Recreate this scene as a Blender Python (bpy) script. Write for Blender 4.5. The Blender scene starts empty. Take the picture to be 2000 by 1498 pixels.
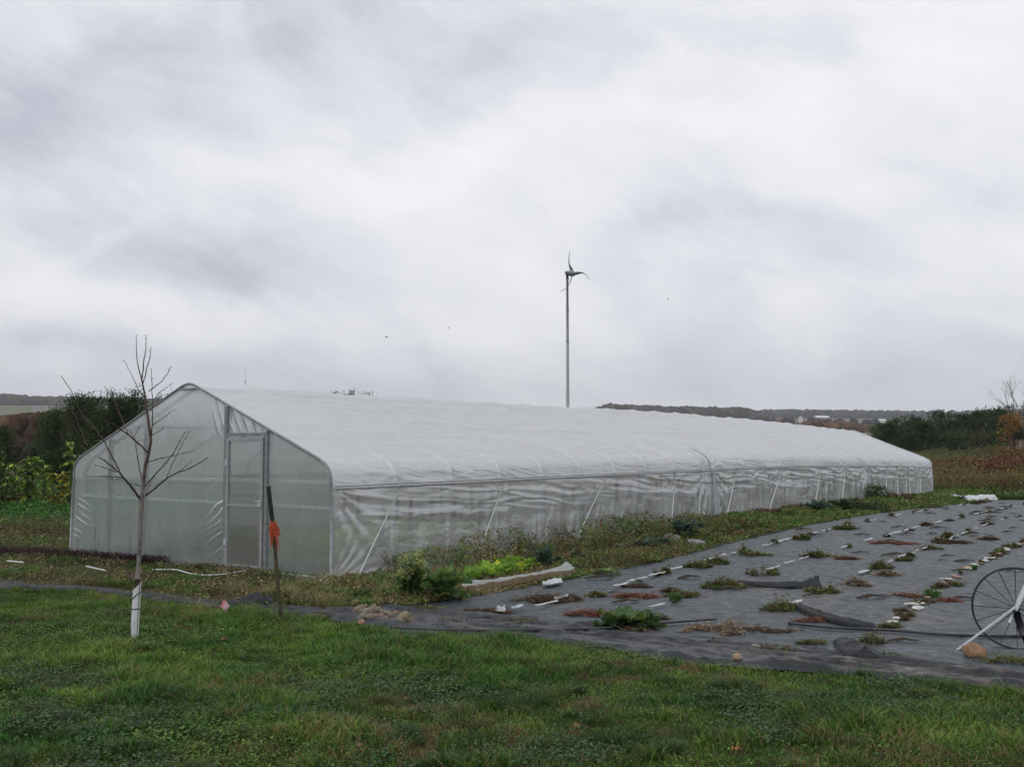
import bpy, math, random
import numpy as np
from mathutils import Vector, Matrix

random.seed(7)
RNG = np.random.default_rng(11)
SC = bpy.context.scene
COL = SC.collection
R = math.radians

# ------------------------------------------------------------------ camera
F = 1944.0
PITCH = math.atan(119 / F)
CAMH = 1.6
cam_d = bpy.data.cameras.new('camera')
cam = bpy.data.objects.new('camera', cam_d)
COL.objects.link(cam)
cam_d.sensor_width = 36.0
cam_d.lens = 36.0 * F / 2000.0
cam_d.clip_start = 0.05
cam_d.clip_end = 8000
cam.location = (0, 0, CAMH)
cam.rotation_euler = (R(90) + PITCH, 0, 0)
SC.camera = cam

# ------------------------------------------------------------------ world
SUN_EL, SUN_AZ = R(42), R(215)
world = bpy.data.worlds.new('World')
SC.world = world
world.use_nodes = True
wn, wl = world.node_tree.nodes, world.node_tree.links
wn.clear()


def N(nodes, typ, **kw):
    n = nodes.new(typ)
    for k, v in kw.items():
        if k.startswith('in_'):
            key = k[3:]
            key = int(key) if key.isdigit() else key
            n.inputs[key].default_value = v
        else:
            setattr(n, k, v)
    return n


def math_node(nodes, links, op, a, b=None, c=None, clamp=False):
    n = nodes.new('ShaderNodeMath')
    n.operation = op
    n.use_clamp = clamp
    for i, v in enumerate((a, b, c)):
        if v is None:
            continue
        if isinstance(v, (int, float)):
            n.inputs[i].default_value = v
        else:
            links.new(v, n.inputs[i])
    return n.outputs[0]


def build_sky():
    out = N(wn, 'ShaderNodeOutputWorld')
    sky = N(wn, 'ShaderNodeTexSky', sky_type='NISHITA', sun_disc=False, sun_elevation=SUN_EL, sun_rotation=SUN_AZ)
    b1 = N(wn, 'ShaderNodeBackground', in_Strength=0.10)
    wl.new(sky.outputs[0], b1.inputs[0])
    tc = N(wn, 'ShaderNodeTexCoord')
    sep = N(wn, 'ShaderNodeSeparateXYZ')
    wl.new(tc.outputs['Generated'], sep.inputs[0])
    M = lambda op, a, b=None, c=None, clamp=False: math_node(wn, wl, op, a, b, c, clamp)
    zc = M('MAXIMUM', M('ADD', sep.outputs[2], 0.16), 0.05)
    px = M('DIVIDE', sep.outputs[0], zc)
    py = M('DIVIDE', sep.outputs[1], zc)
    cmb = N(wn, 'ShaderNodeCombineXYZ')
    wl.new(M('MULTIPLY', sep.outputs[0], 1.0), cmb.inputs[0]); wl.new(sep.outputs[1], cmb.inputs[1]); wl.new(M('ADD', M('MULTIPLY', sep.outputs[2], 2.1), M('MULTIPLY', sep.outputs[0], .55)), cmb.inputs[2])
    # slow warp so the cloud sheets drift from upper left to lower right
    wp = N(wn, 'ShaderNodeTexNoise', in_Scale=2.4, in_Detail=4.0)
    wl.new(cmb.outputs[0], wp.inputs['Vector'])
    sc = N(wn, 'ShaderNodeVectorMath', operation='MULTIPLY_ADD')
    wl.new(wp.outputs['Color'], sc.inputs[0])
    sc.inputs[1].default_value = (.28, .28, .28)
    wl.new(cmb.outputs[0], sc.inputs[2])
    n1 = N(wn, 'ShaderNodeTexNoise', in_Scale=2.6, in_Detail=7.0, in_Roughness=0.52)
    wl.new(sc.outputs[0], n1.inputs['Vector'])
    n2 = N(wn, 'ShaderNodeTexNoise', in_Scale=7.5, in_Detail=10.0, in_Roughness=0.60)
    wl.new(sc.outputs[0], n2.inputs['Vector'])
    a = M('MULTIPLY', M('SUBTRACT', n1.outputs[0], 0.5), 0.48)
    b = M('MULTIPLY', M('SUBTRACT', n2.outputs[0], 0.5), 0.42)
    val = M('ADD', M('ADD', a, b), 0.755)
    # individual cloud banks, each a soft patch round its own direction of the sky, its edge broken by noise
    wob = N(wn, 'ShaderNodeTexNoise', in_Scale=3.2, in_Detail=6.0, in_Roughness=0.6)
    wl.new(tc.outputs['Generated'], wob.inputs['Vector'])
    wv = N(wn, 'ShaderNodeVectorMath', operation='MULTIPLY_ADD')
    wl.new(wob.outputs['Color'], wv.inputs[0])
    wv.inputs[1].default_value = (0.22, 0.22, 0.16)
    off = N(wn, 'ShaderNodeVectorMath', operation='SUBTRACT')
    wl.new(tc.outputs['Generated'], off.inputs[0]); off.inputs[1].default_value = (0.11, 0.11, 0.08)
    wl.new(off.outputs[0], wv.inputs[2])
    def bank(pxx, pyy, wx, wz, amt, tilt=0.0):
        u = (pxx - 1000) / F; v = (749 - pyy) / F
        d = Vector((u, math.cos(PITCH) - v * math.sin(PITCH), math.sin(PITCH) + v * math.cos(PITCH))).normalized()
        sb = N(wn, 'ShaderNodeVectorMath', operation='SUBTRACT')
        wl.new(wv.outputs[0], sb.inputs[0]); sb.inputs[1].default_value = d
        mp = N(wn, 'ShaderNodeMapping', vector_type='POINT')
        mp.inputs['Rotation'].default_value = (0, tilt, 0)
        wl.new(sb.outputs[0], mp.inputs[0])
        ml = N(wn, 'ShaderNodeVectorMath', operation='MULTIPLY')
        wl.new(mp.outputs[0], ml.inputs[0]); ml.inputs[1].default_value = (1 / wx, 1.0 / wx, 1 / wz)
        ln = N(wn, 'ShaderNodeVectorMath', operation='LENGTH')
        wl.new(ml.outputs[0], ln.inputs[0])
        e = M('MULTIPLY', ln.outputs['Value'], ln.outputs['Value'])
        e = M('POWER', 2.718, M('MULTIPLY', e, -1.0))
        return M('MULTIPLY', e, amt * (.75 if amt < 0 else .7))
    for args in CLOUD_BANKS:
        val = M('ADD', val, bank(*args))
    val = M('MINIMUM', M('MAXIMUM', val, 0.30), 0.93)
    # darker cloud undersides are a little bluer
    ramp = N(wn, 'ShaderNodeValToRGB')
    wl.new(val, ramp.inputs[0])
    cr = ramp.color_ramp
    cr.elements[0].position = 0.30; cr.elements[0].color = (0.27, 0.315, 0.41, 1)
    cr.elements[1].position = 0.93; cr.elements[1].color = (0.84, 0.845, 0.865, 1)
    e = cr.elements.new(0.50); e.color = (0.44, 0.465, 0.535, 1)
    e = cr.elements.new(0.66); e.color = (0.635, 0.645, 0.70, 1)
    e = cr.elements.new(0.80); e.color = (0.77, 0.775, 0.81, 1)
    b2 = N(wn, 'ShaderNodeBackground', in_Strength=1.0)
    wl.new(ramp.outputs[0], b2.inputs[0])
    mix = N(wn, 'ShaderNodeMixShader', in_0=0.96)
    wl.new(b1.outputs[0], mix.inputs[1]); wl.new(b2.outputs[0], mix.inputs[2])
    wl.new(mix.outputs[0], out.inputs[0])


CLOUD_BANKS = [
    # px, py, half width, half height, amount, tilt
    (430, 545, .11, .022, -.17, 0.05),
    (250, 470, .14, .030, -.15, 0.1),
    (130, 330, .13, .055, -.12, 0.5),
    (330, 130, .20, .05, -.18, 0.35),
    (60, 200, .09, .06, -.10, 0.6),
    (1330, 440, .16, .020, -.09, 0.0),
    (1700, 430, .16, .02, -.07, -0.05),
    (1550, 50, .20, .03, -.05, 0.1),
    (900, 150, .16, .045, -.07, 0.3),
    (820, 330, .16, .022, .13, 0.35),
    (1080, 430, .10, .05, .10, 0.8),
    (560, 290, .16, .02, .07, 0.3),
    (1050, 240, .15, .04, .08, 0.3),
    (1400, 230, .22, .05, .12, 0.1),
    (1800, 250, .15, .07, .10, 0.1),
    (150, 590, .22, .018, .12, 0.0),
    (230, 500, .05, .008, .14, 0.7),
    (600, 640, .22, .022, .10, 0.0),
    (1500, 620, .35, .04, .09, 0.0),
    (1850, 560, .14, .03, .06, 0.0),
    (60, 720, .24, .022, -.17, 0.0),
    (300, 700, .14, .018, -.10, 0.0),
    (500, 430, .10, .05, -.06, 0.2),
]
build_sky()

sun_d = bpy.data.lights.new('sun', 'SUN')
sun_d.energy = 0.5
sun_d.angle = R(25)
sun_d.color = (1.0, 0.97, 0.92)
sun = bpy.data.objects.new('sun', sun_d)
COL.objects.link(sun)
sun_dir = Vector((math.sin(SUN_AZ) * math.cos(SUN_EL), math.cos(SUN_AZ) * math.cos(SUN_EL), math.sin(SUN_EL)))
sun.rotation_euler = sun_dir.to_track_quat('Z', 'Y').to_euler()

SC.view_settings.view_transform = 'Standard'
SC.view_settings.look = 'None'
SC.view_settings.exposure = 0.26
SC.view_settings.gamma = 1.0
SC.render.engine = 'CYCLES'
SC.cycles.max_bounces = 8
SC.cycles.diffuse_bounces = 3
SC.cycles.transparent_max_bounces = 16
SC.cycles.transmission_bounces = 6
SC.cycles.volume_bounces = 0
SC.cycles.use_denoising = True

# ------------------------------------------------------------------ geometry of the site
OX, OY = -2.3, 12.8            # near right corner of the greenhouse
SX, SY = 0.586, 0.810          # direction along the greenhouse
GH_W, GH_L, BAY = 5.94, 31.2, 1.2


def sn(x, y):
    return (x - OX) * SX + (y - OY) * SY, (x - OX) * SY - (y - OY) * SX


def xy(s, n):
    return OX + s * SX + n * SY, OY + s * SY - n * SX


def smooth(a, b, t):
    t = np.clip((t - a) / (b - a), 0, 1)
    return t * t * (3 - 2 * t)


def slope_of(py, px=1000.0):
    v = (749 - np.asarray(py, float)) / F
    return (math.sin(PITCH) + v * math.cos(PITCH)) / (math.cos(PITCH) - v * math.sin(PITCH))


def _hash(ix, iy, seed):
    h = np.sin(ix * 127.1 + iy * 311.7 + seed * 74.7) * 43758.5453
    return h - np.floor(h)


def vnoise(x, y, seed=0):
    x = np.asarray(x, float); y = np.asarray(y, float)
    ix, iy = np.floor(x), np.floor(y)
    fx, fy = x - ix, y - iy
    fx = fx * fx * (3 - 2 * fx); fy = fy * fy * (3 - 2 * fy)
    a = _hash(ix, iy, seed); b = _hash(ix + 1, iy, seed)
    c = _hash(ix, iy + 1, seed); d = _hash(ix + 1, iy + 1, seed)
    return (a + (b - a) * fx) * (1 - fy) + (c + (d - c) * fx) * fy


def fbm(x, y, seed=0, octv=4, gain=0.5):
    t = 0; amp = 1; tot = 0
    for i in range(octv):
        t = t + amp * vnoise(x * 2 ** i, y * 2 ** i, seed + i * 3.1)
        tot += amp; amp *= gain
    return t / tot


KD = np.array([34, 45, 55, 65, 75, 100, 200, 400, 700, 1000, 1300, 1700, 2600.])
KR = np.array([977, 942, 915, 895, 881, 872, 852, 836, 829, 822, 816, 822, 836.])
KL = np.array([962, 932, 912, 901, 892, 884, 858, 830, 808, 791, 785, 795, 815.])


def zg(x, y):
    x = np.asarray(x, float); y = np.asarray(y, float)
    s, n = sn(x, y)
    z = -.13 * np.clip((y - 6) / 6, 0, 1)
    z = z - .33 * np.clip((s - 12) / 20, 0, 1.1) ** 1.5 * smooth(-14, -6, n)
    z = z - .07 * smooth(0, -6, n) * smooth(8, 13, y)
    r = np.hypot(x, y)
    d = np.maximum(y, 0.55 * r)
    pxx = 1000 + F * x / np.maximum(d, 1e-3)
    w = smooth(350, 1100, pxx)
    ld = np.log(np.maximum(d, 1))
    pyk = np.interp(ld, np.log(KD), KL) * (1 - w) + np.interp(ld, np.log(KD), KR) * w
    zf = CAMH + d * slope_of(pyk)
    zf = zf + (fbm(x * .05, y * .05, 3, 3) - .5) * .5 * smooth(50, 90, d) * (1 - smooth(200, 400, d))
    k = smooth(34, 47, d)
    return z * (1 - k) + zf * k


def z1(x, y):
    return float(zg(x, y))


def ray(px, py):
    u = (px - 1000) / F; v = (749 - py) / F
    return Vector((u, math.cos(PITCH) - v * math.sin(PITCH), math.sin(PITCH) + v * math.cos(PITCH)))


def G(px, py):
    """the ground point seen at a pixel of the photograph (near field)"""
    d = ray(px, py); z = 0
    for i in range(12):
        t = (z - CAMH) / d.z
        z = z1(d.x * t, d.y * t)
    return Vector((d.x * t, d.y * t, z))


def P(px, py, Y):
    d = ray(px, py)
    t = Y / d.y
    return Vector((d.x * t, Y, CAMH + d.z * t))


def GY(px, Y):
    x = (px - 1000) / F * Y
    return Vector((x, Y, z1(x, Y)))


# ------------------------------------------------------------------ mesh building
class MB:
    def __init__(self):
        self.v = []; self.f3 = []; self.f4 = []; self.c = []; self.n = 0

    def add(self, v, f, col=None):
        v = np.asarray(v, float).reshape(-1, 3)
        f = np.asarray(f, int)
        if len(f) == 0:
            return
        (self.f3 if f.shape[1] == 3 else self.f4).append(f + self.n)
        self.v.append(v)
        if col is None:
            col = (1, 1, 1)
        c = np.broadcast_to(np.asarray(col, float), (len(v), 3))
        self.c.append(c)
        self.n += len(v)

    def add_mixed(self, v, f3, f4, col=None):
        v = np.asarray(v, float).reshape(-1, 3)
        if len(f3): self.f3.append(np.asarray(f3, int) + self.n)
        if len(f4): self.f4.append(np.asarray(f4, int) + self.n)
        self.v.append(v)
        self.c.append(np.broadcast_to(np.asarray((1, 1, 1) if col is None else col, float), (len(v), 3)))
        self.n += len(v)

    def tube(self, pts, rad, sides=8, col=None, caps=True):
        pts = [Vector(p) for p in pts]
        m = len(pts)
        if not hasattr(rad, '__len__'):
            rad = [rad] * m
        V = []; up = None
        for i, p in enumerate(pts):
            t = (pts[min(i + 1, m - 1)] - pts[max(i - 1, 0)])
            if t.length < 1e-9: t = Vector((0, 0, 1))
            t.normalize()
            if up is None:
                up = Vector((0, 0, 1)) if abs(t.z) < .9 else Vector((1, 0, 0))
            a = t.cross(up)
            if a.length < 1e-6: a = t.cross(Vector((.3, 1, .2)))
            a.normalize(); b = a.cross(t).normalized()
            up = b
            for k in range(sides):
                an = 2 * math.pi * k / sides
                V.append(p + (a * math.cos(an) + b * math.sin(an)) * rad[i])
        f4 = []
        for i in range(m - 1):
            for k in range(sides):
                k2 = (k + 1) % sides
                f4.append((i * sides + k, i * sides + k2, (i + 1) * sides + k2, (i + 1) * sides + k))
        f3 = []
        if caps:
            for base, pp, fl in ((0, pts[0], 1), ((m - 1) * sides, pts[-1], 0)):
                V.append(pp); ci = len(V) - 1
                for k in range(sides):
                    k2 = (k + 1) % sides
                    f3.append((ci, base + k2, base + k) if fl == 0 else (ci, base + k, base + k2))
        self.add_mixed([tuple(q) for q in V], f3, f4, col)

    def box(self, c, size, rot=None, col=None):
        hx, hy, hz = [q / 2 for q in size]
        V = [Vector((x, y, z)) for x in (-hx, hx) for y in (-hy, hy) for z in (-hz, hz)]
        if rot is not None: V = [rot @ q for q in V]
        V = [tuple(q + Vector(c)) for q in V]
        self.add(V, [(0, 1, 3, 2), (4, 6, 7, 5), (0, 4, 5, 1), (2, 3, 7, 6), (0, 2, 6, 4), (1, 5, 7, 3)], col)

    def bar(self, a, b, w, h, col=None, up=(0, 0, 1)):
        a = Vector(a); b = Vector(b); t = (b - a); L = t.length; t.normalize()
        s = t.cross(Vector(up))
        if s.length < 1e-5: s = t.cross(Vector((1, 0, 0)))
        s.normalize(); u = s.cross(t)
        self.box((a + b) / 2, (L, w, h), Matrix((t, s, u)).transposed(), col)

    def grid(self, Pts, col=None, flip=False):
        a, b = Pts.shape[:2]
        idx = np.arange(a * b).reshape(a, b)
        q = np.stack([idx[:-1, :-1], idx[1:, :-1], idx[1:, 1:], idx[:-1, 1:]], -1).reshape(-1, 4)
        if flip: q = q[:, ::-1]
        if col is not None and np.ndim(col) == 3: col = np.asarray(col).reshape(-1, 3)
        self.add(Pts.reshape(-1, 3), q, col)

    def blob(self, c, rad, seed=0, amp=.2, nu=10, nv=7, col=None, freq=1.5, squash=1.0):
        u = np.linspace(0, 2 * np.pi, nu, endpoint=False); v = np.linspace(0, np.pi, nv)
        U, Vv = np.meshgrid(u, v)
        x = np.sin(Vv) * np.cos(U); y = np.sin(Vv) * np.sin(U); z = np.cos(Vv)
        k = 1 + amp * 2 * (fbm(x * freq + seed * 3.3 + z * 1.7, y * freq + seed * 1.9 - z, seed, 3) - .5)
        rad = np.asarray(rad, float) * np.ones(3)
        Pn = np.stack([x * k * rad[0], y * k * rad[1], z * k * rad[2]], -1) + np.asarray(c, float)
        idx = np.arange(nu * nv).reshape(nv, nu)
        nx = np.roll(idx, -1, 1)
        q = np.stack([idx[:-1], idx[1:], nx[1:], nx[:-1]], -1).reshape(-1, 4)
        self.add(Pn.reshape(-1, 3), q, col)

    def leaves(self, B, D, S, L, Wd, col, fold=.25, curl=0.0):
        """many pointed leaves: B bases, D directions, S side vectors, L lengths, Wd widths"""
        B = np.asarray(B, float); n = len(B)
        if n == 0: return
        D = D / (np.linalg.norm(D, axis=1, keepdims=True) + 1e-9)
        S = S - D * np.sum(S * D, 1, keepdims=True)
        S = S / (np.linalg.norm(S, axis=1, keepdims=True) + 1e-9)
        U = np.cross(S, D)
        U = U * np.where(U[:, 2:3] < 0, -1, 1)
        L = np.broadcast_to(np.asarray(L, float), (n,))[:, None]; Wd = np.broadcast_to(np.asarray(Wd, float), (n,))[:, None]
        mid = B + D * L * .45
        l = mid + S * Wd / 2 + U * Wd * fold
        r = mid - S * Wd / 2 + U * Wd * fold
        tip = B + D * L - np.array([0, 0, 1.]) * L * curl
        V = np.stack([B, r, tip, l], 1).reshape(-1, 3)
        i = np.arange(n)[:, None] * 4
        f = np.concatenate([i + np.array([[0, 1, 2]]), i + np.array([[0, 2, 3]])], 0)
        c = np.broadcast_to(np.asarray(col, float), (n, 3))
        self.add(V, f, np.repeat(c, 4, axis=0))

    def blades(self, B, H, lean, Wd, col, tipcol=None):
        """grass blades: two-step bent, tapering"""
        n = len(B)
        if n == 0: return
        an = RNG.uniform(0, 2 * np.pi, n)
        S = np.stack([np.cos(an), np.sin(an), 0 * an], 1)
        H = np.broadcast_to(H, (n,))[:, None]; Wd = np.broadcast_to(Wd, (n,))[:, None]
        up = np.array([0, 0, 1.])
        m = B + up * H * .55 + lean * H * .25
        t = B + up * H * .85 + lean * H * .95
        V = np.stack([B - S * Wd / 2, B + S * Wd / 2, m + S * Wd * .42, m - S * Wd * .42, t], 1).reshape(-1, 3)
        i = np.arange(n)[:, None] * 5
        f = np.concatenate([i + np.array([[0, 1, 2]]), i + np.array([[0, 2, 3]]), i + np.array([[3, 2, 4]])], 0)
        c = np.broadcast_to(np.asarray(col, float), (n, 3))
        tc = c * 1.25 if tipcol is None else np.broadcast_to(tipcol, (n, 3))
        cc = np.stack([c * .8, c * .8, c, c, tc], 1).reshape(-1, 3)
        self.add(V, f, cc)

    def build(self, name, mat, parent=None, smooth=False, loc=None):
        V = np.concatenate(self.v) if self.v else np.zeros((0, 3))
        if loc is not None: V = V - np.asarray(loc, float)
        me = bpy.data.meshes.new(name)
        me.vertices.add(len(V)); me.vertices.foreach_set('co', V.astype(np.float32).ravel())
        f3 = np.concatenate(self.f3) if self.f3 else np.zeros((0, 3), int)
        f4 = np.concatenate(self.f4) if self.f4 else np.zeros((0, 4), int)
        nl = len(f3) * 3 + len(f4) * 4
        me.loops.add(nl)
        me.loops.foreach_set('vertex_index', np.concatenate([f3.ravel(), f4.ravel()]).astype(np.int32))
        me.polygons.add(len(f3) + len(f4))
        st = np.concatenate([np.arange(len(f3)) * 3, len(f3) * 3 + np.arange(len(f4)) * 4]).astype(np.int32)
        me.polygons.foreach_set('loop_start', st)
        try:
            me.polygons.foreach_set('loop_total', np.concatenate([np.full(len(f3), 3), np.full(len(f4), 4)]).astype(np.int32))
        except Exception:
            pass
        me.polygons.foreach_set('use_smooth', np.full(len(f3) + len(f4), bool(smooth)))
        C = np.concatenate(self.c) if self.c else np.zeros((0, 3))
        ca = me.color_attributes.new('Col', 'FLOAT_COLOR', 'POINT')
        ca.data.foreach_set('color', np.concatenate([C, np.ones((len(C), 1))], 1).astype(np.float32).ravel())
        me.update(calc_edges=True); me.validate()
        me.materials.append(mat)
        o = bpy.data.objects.new(name, me)
        COL.objects.link(o)
        if parent is not None: o.parent = parent
        if loc is not None: o.location = loc
        return o


def tag(o, label=None, cat=None, group=None, kind=None):
    if label: o['label'] = label
    if cat: o['category'] = cat
    if group: o['group'] = group
    if kind: o['kind'] = kind
    return o


def empty(name, loc, rz=0.0):
    o = bpy.data.objects.new(name, None)
    COL.objects.link(o)
    o.location = loc; o.rotation_euler = (0, 0, rz)
    o.empty_display_size = .1
    return o


# ------------------------------------------------------------------ materials
def new_mat(name):
    m = bpy.data.materials.new(name); m.use_nodes = True
    nt = m.node_tree; nt.nodes.clear()
    return m, nt.nodes, nt.links


def mat_simple(name, col, rough=.6, metal=0, var=.15, scale=8, bump=0.0, bscale=40, spec=.5, use_attr=False, transl=0.0, coat=0.0):
    m, n, l = new_mat(name)
    out = N(n, 'ShaderNodeOutputMaterial'); b = N(n, 'ShaderNodeBsdfPrincipled')
    tc = N(n, 'ShaderNodeTexCoord')
    nz = N(n, 'ShaderNodeTexNoise', in_Scale=scale, in_Detail=5.0, in_Roughness=.6)
    l.new(tc.outputs['Object'], nz.inputs['Vector'])
    mr = N(n, 'ShaderNodeMapRange'); mr.inputs['To Min'].default_value = 1 - var * 1.6; mr.inputs['To Max'].default_value = 1 + var * 1.6
    mr.inputs['From Min'].default_value = .25; mr.inputs['From Max'].default_value = .75
    l.new(nz.outputs[0], mr.inputs['Value'])
    vm = N(n, 'ShaderNodeVectorMath', operation='SCALE')
    if use_attr:
        at = N(n, 'ShaderNodeAttribute', attribute_name='Col')
        mm = N(n, 'ShaderNodeVectorMath', operation='MULTIPLY'); mm.inputs[1].default_value = col
        l.new(at.outputs['Color'], mm.inputs[0]); l.new(mm.outputs[0], vm.inputs[0])
    else:
        vm.inputs[0].default_value = col
    l.new(mr.outputs[0], vm.inputs['Scale'])
    l.new(vm.outputs[0], b.inputs['Base Color'])
    b.inputs['Roughness'].default_value = rough; b.inputs['Metallic'].default_value = metal
    b.inputs['Specular IOR Level'].default_value = spec
    b.inputs['Coat Weight'].default_value = coat
    if bump > 0:
        n2 = N(n, 'ShaderNodeTexNoise', in_Scale=bscale, in_Detail=6.0, in_Roughness=.65)
        l.new(tc.outputs['Object'], n2.inputs['Vector'])
        bp = N(n, 'ShaderNodeBump', in_Strength=bump, in_Distance=.02)
        l.new(n2.outputs[0], bp.inputs['Height']); l.new(bp.outputs[0], b.inputs['Normal'])
    if transl > 0:
        t = N(n, 'ShaderNodeBsdfTranslucent'); l.new(vm.outputs[0], t.inputs[0])
        mx = N(n, 'ShaderNodeMixShader', in_0=transl)
        l.new(b.outputs[0], mx.inputs[1]); l.new(t.outputs[0], mx.inputs[2]); l.new(mx.outputs[0], out.inputs[0])
    else:
        l.new(b.outputs[0], out.inputs[0])
    return m


def mat_film(name, transp, transl, diff, gloss, blur=0.0, rough=.22, tint=(.86, .88, .88), bump=.5, sx=(1, 1, 1), bscale=3.0, dirt=.1):
    """thin polythene: part clear, part milky, part shiny"""
    m, n, l = new_mat(name)
    out = N(n, 'ShaderNodeOutputMaterial')
    tc = N(n, 'ShaderNodeTexCoord')
    mp = N(n, 'ShaderNodeMapping'); mp.inputs['Scale'].default_value = sx
    l.new(tc.outputs['Object'], mp.inputs[0])
    nz = N(n, 'ShaderNodeTexNoise', in_Scale=bscale, in_Detail=4.0, in_Roughness=.5)
    l.new(mp.outputs[0], nz.inputs['Vector'])
    bp = N(n, 'ShaderNodeBump', in_Strength=bump, in_Distance=.03)
    l.new(nz.outputs[0], bp.inputs['Height'])
    # dust and condensation make the milkiness uneven
    dz = N(n, 'ShaderNodeTexNoise', in_Scale=1.3, in_Detail=6.0, in_Roughness=.65)
    l.new(mp.outputs[0], dz.inputs['Vector'])
    dm = N(n, 'ShaderNodeMapRange'); dm.inputs['From Min'].default_value = .3; dm.inputs['From Max'].default_value = .7
    dm.inputs['To Min'].default_value = transp + dirt; dm.inputs['To Max'].default_value = max(0, transp - dirt)
    l.new(dz.outputs[0], dm.inputs['Value'])
    tr = N(n, 'ShaderNodeBsdfTransparent'); tr.inputs[0].default_value = (.93, .95, .95, 1)
    tl = N(n, 'ShaderNodeBsdfTranslucent'); tl.inputs[0].default_value = (*tint, 1)
    df = N(n, 'ShaderNodeBsdfDiffuse'); df.inputs[0].default_value = (*tint, 1)
    gl = N(n, 'ShaderNodeBsdfGlossy', in_Roughness=rough); gl.inputs[0].default_value = (.9, .92, .95, 1)
    for q in (tl, df, gl): l.new(bp.outputs[0], q.inputs['Normal'])
    m1 = N(n, 'ShaderNodeMixShader', in_0=diff / (diff + transl)); l.new(tl.outputs[0], m1.inputs[1]); l.new(df.outputs[0], m1.inputs[2])
    src = tr.outputs[0]
    if blur > 0:
        rf = N(n, 'ShaderNodeBsdfRefraction', in_Roughness=blur, in_IOR=1.12); rf.inputs[0].default_value = (.93, .95, .95, 1)
        m0 = N(n, 'ShaderNodeMixShader', in_0=.8); l.new(tr.outputs[0], m0.inputs[1]); l.new(rf.outputs[0], m0.inputs[2]); src = m0.outputs[0]
    m2 = N(n, 'ShaderNodeMixShader'); l.new(dm.outputs[0], m2.inputs[0]); l.new(m1.outputs[0], m2.inputs[1]); l.new(src, m2.inputs[2])
    lw = N(n, 'ShaderNodeLayerWeight', in_Blend=.35); l.new(bp.outputs[0], lw.inputs['Normal'])
    fm = N(n, 'ShaderNodeMapRange'); fm.inputs['To Min'].default_value = gloss; fm.inputs['To Max'].default_value = min(.9, gloss * 5)
    l.new(lw.outputs['Fresnel'], fm.inputs['Value'])
    m3 = N(n, 'ShaderNodeMixShader'); l.new(fm.outputs[0], m3.inputs[0]); l.new(m2.outputs[0], m3.inputs[1]); l.new(gl.outputs[0], m3.inputs[2])
    l.new(m3.outputs[0], out.inputs[0])
    return m


M_LEAF = mat_simple('leaf', (1, 1, 1), rough=.55, var=.22, scale=6, use_attr=True, transl=.28, spec=.3)
M_GRASS = mat_simple('grass_blade', (1, 1, 1), rough=.5, var=.18, scale=3, use_attr=True, transl=.25, spec=.3)
M_NEEDLE = mat_simple('needle', (1, 1, 1), rough=.75, var=.25, scale=1.5, use_attr=True, transl=.12, spec=.15)
M_FAR = mat_simple('far_foliage', (1, 1, 1), rough=.9, var=.25, scale=.25, use_attr=True, spec=.1)
M_BARK = mat_simple('bark', (1, 1, 1), rough=.85, var=.3, scale=18, bump=.5, bscale=60, use_attr=True, spec=.2)
M_STONE = mat_simple('stone', (1, 1, 1), rough=.85, var=.3, scale=12, bump=.6, bscale=45, use_attr=True, spec=.3)
M_STEEL = mat_simple('galvanised_steel', (.52, .54, .56), rough=.5, metal=.25, var=.12, scale=20)
M_STEELD = mat_simple('weathered_aluminium', (.26, .27, .28), rough=.5, metal=.4, var=.2, scale=14)
M_FRAME = mat_simple('door_aluminium', (.34, .35, .36), rough=.5, metal=.3, var=.15, scale=14)
M_WHITE = mat_simple('white_plastic', (.62, .63, .64), rough=.5, var=.12, scale=10)
M_ROPE = mat_simple('rope', (.62, .64, .62), rough=.7, var=.1, scale=30)
# ------------------------------------------------------------------ ground
FR_N = [-9, -4.1, -2.9, -1.48, .72, 2.25, 3.47, 4.35, 5.17, 5.8, 6.6, 7.4, 8.2, 12]
FR_S = [-2.6, -2.75, -2.73, -2.28, -2.45, -2.25, -2.41, -2.09, -1.94, -2.13, -2.04, -1.77, -1.68, -1.7]
UP_N = [-9, -4.12, -2.1, -.12, 1.75, 2.3]
UP_S = [-2.05, -2.11, -1.9, -1.86, -1.75, -1.3]
ED_S = [-2.5, -1, 0, 4, 5.5, 7, 9.2, 11.6, 17, 20, 24, 28.5, 40]
ED_N = [2.2, 2.25, 2.3, 2.42, 2.29, 2.15, 2.0, 1.9, 1.82, 1.95, 2.12, 2.28, 2.5]


def in_fabric(s, n, pad=0.0):
    front = np.interp(n, FR_N, FR_S)
    strip = (s > front - pad) & (s < np.interp(n, UP_N, UP_S) + pad) & (n < 2.3) & (n > -9)
    main = (s > front - pad) & (n > np.interp(s, ED_S, ED_N) - pad) & (s < 37) & (n < 12)
    return strip | main


def mix(a, b, t):
    t = np.asarray(t)[..., None]
    return np.asarray(a) * (1 - t) + np.asarray(b) * t


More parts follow.
